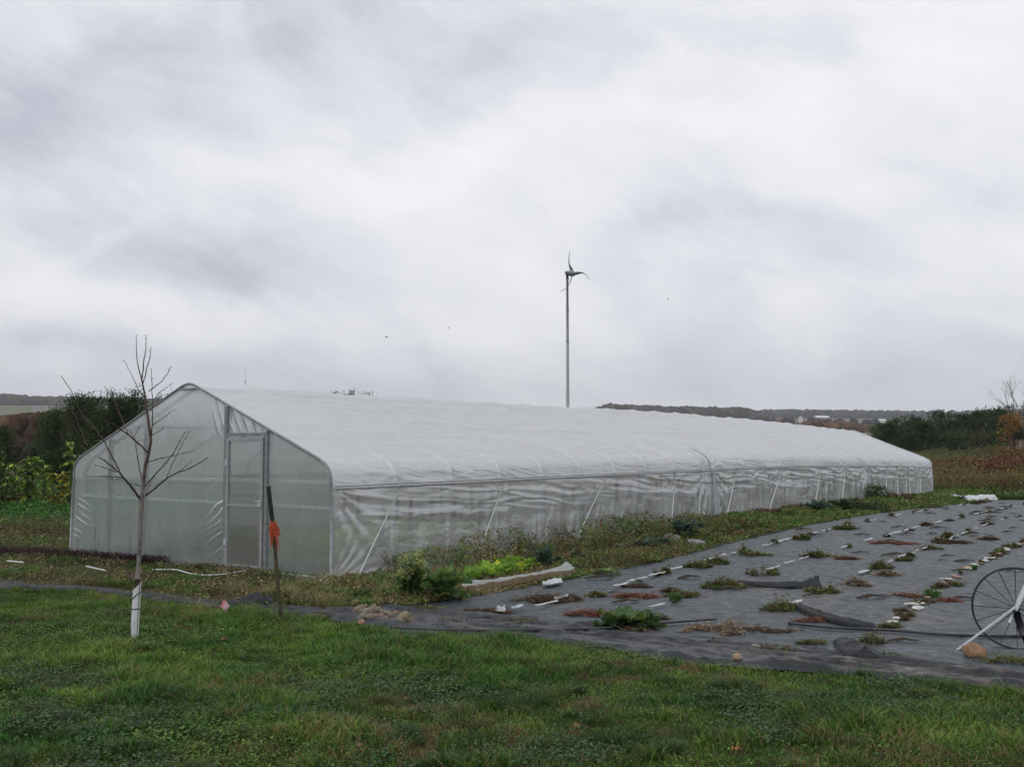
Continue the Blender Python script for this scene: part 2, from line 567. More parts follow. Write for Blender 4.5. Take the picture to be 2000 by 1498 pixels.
def ground_color(x, y):
    s, n = sn(x, y)
    r = np.hypot(x, y)
    d = np.maximum(y, .55 * r)
    px = 1000 + F * x / np.maximum(d, 1e-3)
    f1 = fbm(x * 1.3, y * 1.3, 21, 4); f2 = fbm(x * .35, y * .35, 5, 3); f3 = fbm(x * 6, y * 6, 9, 2)
    lawn = mix((.018, .034, .008), (.034, .058, .014), f1)
    lawn = mix(lawn, (.075, .048, .024), smooth(.62, .72, f1 * .6 + f3 * .4))
    soil = mix((.055, .040, .024), (.105, .078, .045), f1)
    soil = mix(soil, (.05, .06, .018), smooth(.42, .6, f2) * .7)
    front = np.interp(n, FR_N, FR_S)
    c = mix(lawn, soil, smooth(-.15, .1, s - front + (f1 - .5) * .3))
    inside = (s > 0) & (n < 0) & (n > -GH_W) & (s < GH_L)
    c = np.where(inside[..., None], mix((.07, .07, .062), (.12, .115, .10), f1), c)
    left = mix((.030, .045, .012), (.075, .058, .026), smooth(.4, .62, f1 * .5 + f2 * .5))
    c = mix(c, left, smooth(-6.2, -7.2, n + (f1 - .5)) * smooth(-2.4, -1.5, s))
    # rising bank and fields behind
    bank = mix((.060, .062, .024), (.115, .085, .035), smooth(.35, .65, f2))
    c = mix(c, bank, smooth(34, 42, d))
    f4 = fbm(x * .012, y * .012, 31, 4); f5 = fbm(x * .004, y * .02, 41, 3)
    fieldR = mix((.10, .095, .062), (.135, .10, .068), smooth(.4, .6, f4))
    fieldR = mix(fieldR, (.17, .165, .115), smooth(.52, .6, f5))
    fieldL = mix((.10, .12, .055), (.15, .155, .085), smooth(.4, .6, f4))
    fieldL = mix((.10, .045, .035), fieldL, smooth(300, 520, d))
    w = smooth(350, 1100, px)
    c = mix(c, mix(fieldL, fieldR, w), smooth(80, 130, d))
    return c


def build_ground():
    rr = np.concatenate([np.linspace(.02, 3.5, 12), np.geomspace(3.7, 45, 260), np.geomspace(46, 2600, 130)])
    fr = np.radians(np.linspace(-40, 40, 520)); bk = np.radians(np.linspace(40, 320, 90))[1:-1]
    az = np.concatenate([fr, bk, [fr[0] + 2 * np.pi]])
    A, Rr = np.meshgrid(az, rr)
    X = Rr * np.sin(A); Y = Rr * np.cos(A)
    Z = zg(X, Y)
    s, n = sn(X, Y)
    near = 1 - smooth(38, 46, Rr)
    fab = in_fabric(s, n, .1)
    bumpy = (fbm(X * 1.1, Y * 1.1, 71, 4) - .5) * .07 + (fbm(X * 7, Y * 7, 77, 2) - .5) * .025
    inside = (s > -.5) & (n < .4) & (n > -GH_W - .4) & (s < GH_L + .4)
    Z = Z + np.where(fab | inside, -.012, bumpy) * near
    mb = MB(); mb.grid(np.stack([X, Y, Z], -1), ground_color(X, Y), flip=True)
    m, nd, l = new_mat('ground')
    out = N(nd, 'ShaderNodeOutputMaterial'); b = N(nd, 'ShaderNodeBsdfPrincipled', in_Roughness=.95)
    b.inputs['Specular IOR Level'].default_value = .15
    at = N(nd, 'ShaderNodeAttribute', attribute_name='Col')
    tc = N(nd, 'ShaderNodeTexCoord')
    n1 = N(nd, 'ShaderNodeTexNoise', in_Scale=5.0, in_Detail=9.0, in_Roughness=.7); l.new(tc.outputs['Object'], n1.inputs['Vector'])
    n2 = N(nd, 'ShaderNodeTexNoise', in_Scale=.09, in_Detail=6.0, in_Roughness=.6); l.new(tc.outputs['Object'], n2.inputs['Vector'])
    f = math_node(nd, l, 'MULTIPLY', math_node(nd, l, 'MULTIPLY_ADD', n1.outputs[0], 1.6, .2), math_node(nd, l, 'MULTIPLY_ADD', n2.outputs[0], .8, .6))
    vm = N(nd, 'ShaderNodeVectorMath', operation='SCALE'); l.new(at.outputs['Color'], vm.inputs[0]); l.new(f, vm.inputs['Scale'])
    l.new(vm.outputs[0], b.inputs['Base Color'])
    bp = N(nd, 'ShaderNodeBump', in_Strength=.6, in_Distance=.03); l.new(n1.outputs[0], bp.inputs['Height']); l.new(bp.outputs[0], b.inputs['Normal'])
    l.new(b.outputs[0], out.inputs[0])
    o = mb.build('ground', m, smooth=True)
    tag(o, kind='structure')


build_ground()


def zs(x, y):
    """vector ground height incl. lumps, for near plants"""
    return zg(x, y) + np.where(in_fabric(*sn(x, y), .1), -.0, (fbm(x * 1.1, y * 1.1, 71, 4) - .5) * .07 + (fbm(x * 7, y * 7, 77, 2) - .5) * .025)


# ------------------------------------------------------------------ lawn
def build_lawn():
    n = 620000
    # density falls with distance from the camera and beyond the sides of the view
    Yv = 3.6 + (RNG.random(n) ** 0.9) * 9.4
    half = Yv * .56 + .9
    Xv = RNG.uniform(-1, 1, n) * half
    s, nn = sn(Xv, Yv)
    front = np.interp(nn, FR_N, FR_S)
    edge = (fbm(Xv * 3, Yv * 3, 2, 3) - .5) * .24
    keep = (s < front - .0 + edge)
    cl = fbm(Xv * 1.7, Yv * 1.7, 51, 4); bare = fbm(Xv * 1.3, Yv * 1.3, 21, 4) * .6 + fbm(Xv * 6, Yv * 6, 9, 2) * .4
    keep &= RNG.random(n) < np.clip(.35 + 1.3 * cl - 2.2 * np.clip(bare - .57, 0, 1), .05, 1)
    Xv, Yv, cl, bare = Xv[keep], Yv[keep], cl[keep], bare[keep]
    n = len(Xv)
    tall = fbm(Xv * .9 + 4, Yv * .9, 61, 3)
    t2 = fbm(Xv * 4.2, Yv * 4.2, 67, 2)
    H = (.024 + .055 * smooth(.35, .7, tall) + .045 * smooth(.5, .8, t2)) * RNG.uniform(.55, 1.45, n)
    lean = RNG.normal(0, .55, (n, 3)); lean[:, 2] = 0
    B = np.stack([Xv, Yv, zs(Xv, Yv) - .006], 1)
    hue = fbm(Xv * 2.2, Yv * 2.2, 81, 3)[:, None]
    hue = np.clip((hue - .3) * 2.2, 0, 1)
    c = np.array([.042, .125, .016]) * (1 - hue) + np.array([.140, .225, .032]) * hue
    c = c * RNG.uniform(.25, 1.6, (n, 1)) * (.75 + .6 * fbm(Xv * .7, Yv * .7, 85, 3)[:, None])
    dry = (RNG.random(n) < .035 + .42 * smooth(.58, .68, bare) + .06 * smooth(.5, .7, fbm(Xv * .5, Yv * .5, 91, 2)))[:, None]
    dc = np.array([.27, .19, .085]) * RNG.uniform(.5, 1.2, (n, 1))
    c = np.where(dry, dc, c)
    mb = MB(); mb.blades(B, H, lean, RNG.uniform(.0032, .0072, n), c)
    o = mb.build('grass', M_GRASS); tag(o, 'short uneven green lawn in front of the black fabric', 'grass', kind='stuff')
    # taller coarse tufts
    mb = MB()
    T = []
    for i in range(300):
        y = random.uniform(4.2, 9.4); x = random.uniform(-1, 1) * (y * .56 + .4)
        T.append((x, y, random.uniform(.05, .14), random.uniform(.04, .08)))
    for q, hgt in (((1640, 1395), .12), ((1600, 1440), .10), ((550, 1222), .10), ((1610, 1400), .12), ((820, 1250), .07), ((1230, 1310), .06), ((740, 1260), .08)):
        g = G(*q); T.append((g.x, g.y, .22, hgt))
    for (x, y, rd, hh) in T:
        s, nn = sn(x, y)
        if s > np.interp(nn, FR_N, FR_S) + .05: continue
        k = 160
        a = RNG.uniform(0, 2 * np.pi, k); r = rd * np.sqrt(RNG.random(k))
        X = x + r * np.cos(a); Y = y + r * np.sin(a)
        ln = np.stack([np.cos(a), np.sin(a), 0 * a], 1) * (r / rd)[:, None] * 1.1 + RNG.normal(0, .25, (k, 3)) * [1, 1, 0]
        base = np.array([.050, .095, .024]) if random.random() < .65 else np.array([.11, .13, .045])
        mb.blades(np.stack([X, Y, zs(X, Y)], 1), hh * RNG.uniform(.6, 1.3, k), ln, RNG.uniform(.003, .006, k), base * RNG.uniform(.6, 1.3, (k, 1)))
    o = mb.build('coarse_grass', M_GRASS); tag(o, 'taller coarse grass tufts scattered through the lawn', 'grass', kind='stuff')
    # clover and small broad-leaved weeds
    n = 170000
    Yv = 3.6 + (RNG.random(n) ** 0.85) * 6.6
    Xv = RNG.uniform(-1, 1, n) * (Yv * .56 + .8)
    s, nn = sn(Xv, Yv)
    pc = fbm(Xv * 1.15 + 9, Yv * 1.15, 101, 4)
    keep = (s < np.interp(nn, FR_N, FR_S) - .02) & (RNG.random(n) < smooth(.45, .58, pc) + .06)
    Xv, Yv, pc = Xv[keep], Yv[keep], pc[keep]
    n = len(Xv)
    B = np.stack([Xv, Yv, zs(Xv, Yv) + RNG.uniform(.015, .05, n)], 1)
    a = RNG.uniform(0, 2 * np.pi, n)
    D = np.stack([np.cos(a), np.sin(a), RNG.uniform(-.2, .5, n)], 1); S = np.stack([-np.sin(a), np.cos(a), RNG.normal(0, .3, n)], 1)
    blu = fbm(Xv * .8, Yv * .8, 111, 2)[:, None]
    c = np.where(blu > .5, np.array([[.065, .115, .050]]), np.array([[.095, .165, .030]])) * RNG.uniform(.4, 1.8, (n, 1))
    mb = MB(); mb.leaves(B, D, S, RNG.uniform(.012, .028, n), RNG.uniform(.010, .022, n), c, fold=.15)
    o = mb.build('clover', M_LEAF); tag(o, 'patches of clover and small leafy weeds in the lawn', 'clover', kind='stuff')


build_lawn()

# ------------------------------------------------------------------ black fabric
def mat_fabric(name, base, rough, attr=False):
    m, n, l = new_mat(name)
    out = N(n, 'ShaderNodeOutputMaterial'); b = N(n, 'ShaderNodeBsdfPrincipled')
    tc = N(n, 'ShaderNodeTexCoord')
    mp = N(n, 'ShaderNodeMapping'); mp.inputs['Rotation'].default_value = (0, 0, -math.atan2(SY, SX))
    l.new(tc.outputs['Object'], mp.inputs[0])
    m2 = N(n, 'ShaderNodeMapping'); m2.inputs['Scale'].default_value = (1.3, 4, 1); l.new(mp.outputs[0], m2.inputs[0])
    dirt = N(n, 'ShaderNodeTexNoise', in_Scale=1.6, in_Detail=7.0, in_Roughness=.65); l.new(tc.outputs['Object'], dirt.inputs['Vector'])
    rp = N(n, 'ShaderNodeValToRGB'); l.new(dirt.outputs[0], rp.inputs[0])
    rp.color_ramp.elements[0].position = .32; rp.color_ramp.elements[0].color = (*[q * .8 for q in base], 1)
    rp.color_ramp.elements[1].position = .8; rp.color_ramp.elements[1].color = (*[min(1, q * 1.5 + .010) for q in base], 1)
    sp = N(n, 'ShaderNodeTexNoise', in_Scale=26.0, in_Detail=3.0, in_Roughness=.6); l.new(tc.outputs['Object'], sp.inputs['Vector'])
    sr = N(n, 'ShaderNodeMapRange'); sr.inputs['From Min'].default_value = .66; sr.inputs['From Max'].default_value = .74; l.new(sp.outputs[0], sr.inputs['Value'])
    mx = N(n, 'ShaderNodeMix', data_type='RGBA'); l.new(sr.outputs[0], mx.inputs['Factor']); l.new(rp.outputs[0], mx.inputs['A']); mx.inputs['B'].default_value = (.045, .045, .045, 1)
    l.new(mx.outputs['Result'], b.inputs['Base Color'])
    b.inputs['Roughness'].default_value = rough; b.inputs['Specular IOR Level'].default_value = .42
    w1 = N(n, 'ShaderNodeTexNoise', in_Scale=2.2, in_Detail=5.0, in_Roughness=.55); l.new(m2.outputs[0], w1.inputs['Vector'])
    w2 = N(n, 'ShaderNodeTexNoise', in_Scale=9.0, in_Detail=4.0, in_Roughness=.6); l.new(tc.outputs['Object'], w2.inputs['Vector'])
    w3 = N(n, 'ShaderNodeTexNoise', in_Scale=24.0, in_Detail=3.0); l.new(tc.outputs['Object'], w3.inputs['Vector'])
    h = math_node(n, l, 'ADD', w1.outputs[0], math_node(n, l, 'MULTIPLY', w2.outputs[0], .55))
    h = math_node(n, l, 'ADD', h, math_node(n, l, 'MULTIPLY', w3.outputs[0], .14))
    l.new(math_node(n, l, 'MULTIPLY_ADD', w2.outputs[0], .7, rough - .35), b.inputs['Roughness'])
    at = N(n, 'ShaderNodeAttribute', attribute_name='Col')
    sx = N(n, 'ShaderNodeSeparateColor'); l.new(at.outputs['Color'], sx.inputs[0])
    soil = N(n, 'ShaderNodeMix', data_type='RGBA'); soil.inputs['B'].default_value = (.115, .085, .058, 1)
    dn = N(n, 'ShaderNodeTexNoise', in_Scale=14.0, in_Detail=6.0, in_Roughness=.7); l.new(tc.outputs['Object'], dn.inputs['Vector'])
    fac = math_node(n, l, 'MULTIPLY', math_node(n, l, 'SUBTRACT', 1.0, sx.outputs[0]), math_node(n, l, 'MULTIPLY_ADD', dn.outputs[0], 6.0, -2.7, clamp=True), clamp=True)
    l.new(fac, soil.inputs['Factor']); l.new(mx.outputs['Result'], soil.inputs['A']); l.new(soil.outputs['Result'], b.inputs['Base Color'])
    bp = N(n, 'ShaderNodeBump', in_Strength=.55, in_Distance=.035); l.new(h, bp.inputs['Height']); l.new(bp.outputs[0], b.inputs['Normal'])
    l.new(b.outputs[0], out.inputs[0])
    return m


M_FAB = mat_fabric('woven_black_fabric', (.019, .032, .040), .5)
M_FOLD = mat_fabric('black_fold', (.008, .010, .012), .62)
M_FABD = mat_fabric('black_plastic_film', (.010, .013, .017), .45)

SEAM = [([-2, -.4, 1, 3.8, 8.7, 16, 40], [3.75, 3.56, 3.37, 3.10, 2.85, 2.67, 2.5]),
        ([-2, 0, 2, 6, 15, 40], [4.75, 4.57, 4.40, 4.10, 4.06, 4.0]),
        ([-2, 1.5, 3.3, 5.4, 9.8, 15.8, 40], [5.9, 5.54, 5.38, 5.30, 5.2, 5.0, 4.9]),
        ([-2, .5, 4.3, 7.7, 40], [7.1, 6.78, 6.42, 6.35, 6.3])]


def seam(k, s):
    if k < 0: return np.interp(s, ED_S, ED_N)
    if k > 3: return seam(3, s) + 1.15 * (k - 3)
    return np.interp(s, *SEAM[k])


def fab_strip(k, label):
    sv = np.concatenate([np.arange(-1.35, 10, .045), np.arange(10, 36.5, .14)])
    wv = np.linspace(0, 1, 26)
    S_, W_ = np.meshgrid(sv, wv, indexing='ij')
    lo, hi = seam(k - 1, S_) - .02, seam(k, S_) + .02
    if k == 0: lo = lo + (fbm(S_ * 1.5, S_ * 0, 5, 3) - .5) * .35
    Nn = lo + (hi - lo) * W_
    Nn = Nn + (fbm(S_ * 1.2, W_ * 3, 200 + k, 3) - .5) * .05
    S2 = S_ + (fbm(W_ * 4, S_ * 0 + k, 210 + k, 2) - .5) * .1 * (S_ < -1.2)
    X, Y = xy(S2, Nn)
    edge = np.minimum(W_, 1 - W_)
    h = .012 + .003 * k + .010 * np.abs(fbm(S_ * 1.6, Nn * 4, 220 + k, 3) - .5) * 2 * smooth(0, .12, edge)
    fold = 1 - np.abs(fbm(S_ * 1.1 + Nn * 1.4, Nn * .8 - S_ * .6, 230 + k, 3) - .5) * 9
    h = h + .014 * np.clip(fold * 1.6 - .6, 0, 1) * smooth(0, .15, edge) * (1 - smooth(9, 16, S_) * .7)
    Z = zg(X, Y) + h
    dirt = (np.exp(-(edge / .07)) * .9 + .75 * smooth(.56, .68, fbm(S_ * .9, Nn * 1.6, 250 + k, 4))) * smooth(.35, .6, fbm(S_ * 1.4, Nn * 2, 255, 3) + .08)
    dirt = np.clip(dirt, 0, 1) * .8
    mb = MB(); mb.grid(np.stack([X, Y, Z], -1), np.stack([1 - dirt] * 3, -1), flip=True)
    o = mb.build('landscape_fabric', M_FAB, smooth=True)
    tag(o, label, 'weed fabric', 'black weed fabric strips laid side by side')


for k, lb in enumerate(['strip of black weed fabric nearest the greenhouse, beside the weedy verge',
                        'black weed fabric strip between the first and second white seams',
                        'black weed fabric strip in the middle, under the lifted flap',
                        'black weed fabric strip between the third and fourth white seams',
                        'black weed fabric strip behind the spoked wheel, right of the last white seam',
                        'black weed fabric strip just beyond the right border of the picture', 'outermost black weed fabric strip, far right of the wheel', 'last black weed fabric strip at the right edge of the field']):
    fab_strip(k, lb)


def cross_strip(n0, n1, label, group, up_fn, seed, mat, thick=.62):
    nv = np.arange(n0, n1, .03); wv = np.linspace(0, 1, 40)
    Nn, W_ = np.meshgrid(nv, wv, indexing='ij')
    a = np.interp(Nn, FR_N, FR_S) + (fbm(Nn * 2.2, Nn * 0, seed, 3) - .5) * .16
    b = up_fn(Nn)
    S_ = a + (b - a) * W_
    X, Y = xy(S_, Nn)
    e = smooth(0, .07, W_) * (1 - smooth(.93, 1, W_))
    ridg = lambda q: (1 - np.abs(q - .5) * 2)
    f1 = ridg(fbm(Nn * .8, S_ * 5.2, seed + 1, 3)); f2 = ridg(fbm(Nn * 2.0 + S_, S_ * 6, seed + 2, 3))
    dirt = np.clip(smooth(.55, .70, fbm(Nn * 1.3, S_ * 3, seed + 5, 4)), 0, 1) * .7
    h = .006 + .026 * smooth(.0, .12, W_) + thick * (.045 * np.clip(f1 - .80, 0, 1) * 5 * e + .022 * np.clip(f2 - .75, 0, 1) * 4 * e)
    h = h + .02 * (fbm(Nn * 1.5, S_ * 3, seed + 3, 2) - .5)
    Z = zg(X, Y) + h
    mb = MB(); mb.grid(np.stack([X, Y, Z], -1), np.stack([1 - dirt] * 3, -1))
    o = mb.build('landscape_fabric', mat, smooth=True)
    tag(o, label, 'weed fabric', group)


cross_strip(1.9, 11.2, 'wrinkled dark fabric sheet across the front, along the lawn edge', 'dark sheets along the lawn edge',
            lambda n: np.interp(n, [1.9, 2.4, 3.2, 5, 7, 8, 11], [-1.75, -1.15, -1.12, -1.18, -1.1, -1.2, -1.2]), 300, M_FABD)
cross_strip(-8.5, 1.88, 'narrow crumpled dark fabric strip between the lawn and the greenhouse door', 'dark sheets along the lawn edge',
            lambda n: np.interp(n, UP_N, UP_S) - np.interp(n, [-9, -3, 0, 1.2, 1.9], [.30, .34, .34, .26, .1]) + (fbm(n * 1.1, n * 0, 7, 3) - .5) * .45, 320, M_FOLD, .35)


def ground_patch(px, py, dz=.0):
    g = G(px, py); g.z += dz; return g


# lifted flap, bunched fold, and crumpled bundle of plastic
def crumple(name, pts, heights, width, label, mat, seed, cat='plastic sheet'):
    """a ridge of gathered sheet following a path on the ground"""
    path = [G(*p) for p in pts]
    m = 60
    t = np.linspace(0, len(path) - 1, m)
    xs = np.interp(t, range(len(path)), [p.x for p in path]); ys = np.interp(t, range(len(path)), [p.y for p in path])
    hs = np.interp(t, range(len(path)), heights); wd = np.interp(t, range(len(path)), width)
    dx = np.gradient(xs); dy = np.gradient(ys); L = np.hypot(dx, dy) + 1e-9
    nx, ny = -dy / L, dx / L
    w = np.linspace(-1, 1, 26)
    T, W_ = np.meshgrid(np.arange(m), w, indexing='ij')
    jit = (fbm(T * .13, W_ * 2.2, seed, 3) - .5)
    X = xs[:, None] + nx[:, None] * wd[:, None] * (W_ + jit * .5); Y = ys[:, None] + ny[:, None] * wd[:, None] * (W_ + jit * .5)
    prof = np.clip(1 - np.abs(W_ * .9 + .35 * (fbm(T * .1, W_ * 0, seed + 1, 2) - .5)), 0, 1) ** 1.3
    H = hs[:, None] * prof * (.65 + .8 * fbm(T * .3, W_ * 3.5, seed + 2, 3)) + .035
    Z = zg(X, Y) + H * np.minimum(1, (1 - np.abs(W_)) * 6) * smooth(0, 3, T) * (1 - smooth(m - 4, m - 1, T)) + .03
    mb = MB(); mb.grid(np.stack([X, Y, Z], -1))
    g = path[0]
    o = mb.build(name, mat, smooth=True, loc=(g.x, g.y, z1(g.x, g.y)))
    tag(o, label, cat)
    return o


crumple('plastic_flap', [(1445, 1146), (1520, 1150), (1570, 1152), (1603, 1152)], [.01, .02, .04, .11], [.04, .05, .07, .12],
        'lifted black flap of fabric lying over the middle strip', M_FOLD, 400)
crumple('plastic_fold', [(1640, 1262), (1668, 1282), (1690, 1297), (1712, 1290)], [.02, .07, .06, .02], [.06, .13, .14, .08],
        'bunched black plastic fold sticking up at the lawn edge near the wheel', M_FOLD, 410)
crumple('plastic_bundle', [(445, 1188), (475, 1186), (505, 1186), (535, 1184)], [.02, .05, .085, .03], [.08, .12, .15, .08],
        'rolled bundle of black plastic on the strip left of the wooden stake', M_FOLD, 420)
crumple('plastic_fold', [(1555, 1192), (1600, 1212), (1660, 1228), (1715, 1236)], [.02, .035, .03, .015], [.05, .055, .05, .03],
        'long low black crease of fabric running towards the wheel', M_FOLD, 430)

# white mulch showing through the seams, and the stones of the last seam
M_MULCH = mat_simple('white_mulch_film', (.50, .52, .54), rough=.45, var=.25, scale=9, bump=.4, bscale=30)


def scrap(s0, n0, L, Wd, rise=.0, name='plastic_scrap', label='', group='', cat='plastic scrap'):
    u = np.linspace(-.5, .5, 9); w = np.linspace(-.5, .5, 5)
    U, W_ = np.meshgrid(u, w, indexing='ij')
    sd = RNG.uniform(0, 50)
    wid = Wd * (.55 + .9 * fbm(U * 4 + sd, U * 0, 4, 2)) * np.clip((.5 - np.abs(U)) * 5, .15, 1)
    S_ = s0 + U * L; Nn = n0 + W_ * wid + (fbm(U * 3 + sd, U * 0, 8, 2) - .5) * Wd * .8
    X, Y = xy(S_, Nn)
    Z = zg(X, Y) + .050 + rise * np.cos(W_ * np.pi) * (.3 + fbm(U * 5 + sd, W_ * 3, 3, 2)) + .008 * fbm(U * 9, W_ * 9 + sd, 3, 2)
    mb = MB(); mb.grid(np.stack([X, Y, Z], -1), flip=True)
    x, y = xy(s0, n0)
    o = mb.build(name, M_MULCH, smooth=True, loc=(x, y, z1(x, y)))
    tag(o, label, cat, group)
    return o


ORD = ['first', 'second', 'third']
for k in range(3):
    s = [-.35, .2, 1.3][k]
    while s < 24:
        L = random.uniform(.10, .5) * (1 + s * .02)
        gap = random.uniform(.03, .25) if random.random() < .7 else random.uniform(.6, 1.7)
        if not (k == 1 and 1.2 < s < 2.1) and not (k == 2 and s < .9):
            scrap(s, float(seam(k, s)) + random.uniform(-.03, .03), L, random.uniform(.025, .06), .010, label='torn scrap of white plastic showing along the %s seam from the greenhouse' % ORD[k],
                  group='white plastic scraps along the %s fabric seam' % ORD[k])
        s += L + gap


def stone(px, py, size, col, label, group=None, seed=0, name='stone', flat=.6, sink=.25, loc=None, lift=.035):
    g = loc or G(px, py)
    sd = seed or random.uniform(0, 99)
    mb = MB()
    mb.blob((0, 0, size[2] * (.5 - sink) if len(size) > 2 else size[0] * flat * .25), (size[0] / 2, size[1] / 2, (size[2] if len(size) > 2 else size[0] * flat) / 2), seed=sd, amp=.40, nu=20, nv=13, col=col, freq=2.1)
    o = mb.build(name, M_STONE, smooth=True)
    o.location = (g.x, g.y, g.z + lift); o.rotation_euler = (0, 0, random.uniform(0, 6))
    tag(o, label, 'stone', group)
    return o


s = .35
while s < 15:
    n0 = float(seam(3, s)) + random.uniform(-.05, .05)
    x, y = xy(s, n0)
    sz = random.uniform(.05, .13)
    if random.random() < .78:
        t = random.random()
        col = (.58, .57, .53) if t < .7 else (.36, .25, .18)
        stone(0, 0, (sz * 1.3, sz * random.uniform(.6, 1), sz * .30), col, 'small pale stone in the row along the last seam, left of the wheel', 'pale stones along the last fabric seam', loc=Vector((x, y, z1(x, y))))
    s += random.uniform(.07, .26) if random.random() < .8 else .45

stone(1905, 1290, (.20, .14, .13), (.27, .165, .095), 'large orange-brown stone lying below the spoked wheel', seed=5.5)
stone(1440, 1297, (.085, .06, .06), (.36, .27, .18), 'small tan stone on the front sheet at the lawn edge', seed=6.1)
stone(790, 1222, (.16, .12, .13), (.27, .215, .15), 'largest tan stone, just right of the stone heap', seed=8.2)
stone(1475, 1274, (.09, .06, .04), (.3, .26, .2), 'flat pale stone beside the weeds on the front sheet', seed=9.4)
stone(706, 1226, (.07, .055, .055), (.36, .23, .16), 'small reddish stone at the lawn edge below the heap', seed=3.4)
for i, (px, py, d) in enumerate([(694, 1187, .075), (700, 1203, .09), (716, 1209, .10), (708, 1217, .08), (726, 1203, .08), (733, 1214, .07), (738, 1201, .075), (722, 1218, .09),
                                 (748, 1206, .07), (745, 1214, .06), (757, 1208, .065), (764, 1214, .07), (710, 1196, .07), (752, 1218, .055), (773, 1206, .05), (730, 1194, .06)]):
    stone(px, py, (d * 1.3, d * 1.0, d * 1.05), random.choice([(.24, .19, .14), (.20, .165, .13), (.26, .17, .12), (.22, .20, .16)]),
          'tan field stone in the small heap beside the dark strip', 'stones heaped at the lawn edge', seed=i * 1.7 + 1, lift=.03)
# ------------------------------------------------------------------ greenhouse
GH_ROT = math.atan2(SY, SX)
gh = empty('greenhouse', (OX, OY, 0), GH_ROT)
tag(gh, 'long white polythene tunnel greenhouse with a door in its near end', 'greenhouse')


def dzf(s):
    return -.345 * np.clip((np.asarray(s, float) - 12) / 19.7, 0, 1.05) ** 1.8


def gz(s, u):
    x, y = xy(np.asarray(s, float), -np.asarray(u, float))
    return zg(x, y)


_h = [(0, 1.03), (.006, 1.14), (.030, 1.235), (.085, 1.315), (.17, 1.375), (.28, 1.425), (2.80, 2.438), (2.87, 2.460), (2.93, 2.472), (2.97, 2.474)]
_full = _h + [(GH_W - u, z) for u, z in _h[-2::-1]]


def resample(pts, n):
    p = np.array(pts, float)
    d = np.concatenate([[0], np.cumsum(np.hypot(*np.diff(p, axis=0).T))])
    # a little denser at the shoulders
    t = np.linspace(0, 1, n)
    t = t - .045 * np.sin(4 * np.pi * t)
    return np.stack([np.interp(t * d[-1], d, p[:, 0]), np.interp(t * d[-1], d, p[:, 1])], 1), t * d[-1], d[-1]


def roof_z(u):
    p = np.array(_full)
    return np.interp(u, p[:, 0], p[:, 1])


M_ROOF = mat_film('roof_polythene', .16, .36, .52, .06, rough=.28, tint=(.93, .94, .955), bump=.5, sx=(.35, 2.6, 2.6), bscale=2.4, dirt=.05)
M_SIDE = mat_film('side_polythene', .62, .12, .40, .12, rough=.14, tint=(.98, .99, 1.0), bump=.5, sx=(.7, 2, 2), bscale=2.6, dirt=.14)
M_END = mat_film('end_polythene', .58, .30, .28, .06, blur=.18, rough=.12, tint=(.78, .88, .89), bump=.18, sx=(1, 1.2, .5), bscale=3.0, dirt=.08)
M_DOORP = mat_film('door_panel', .66, .20, .14, .04, blur=.14, rough=.3, tint=(.44, .45, .42), bump=.1, bscale=4.0, dirt=.05)
M_FLAP = mat_film('folded_polythene', .55, .26, .28, .09, rough=.2, tint=(.80, .87, .88), bump=.5, bscale=5.0, dirt=.08)


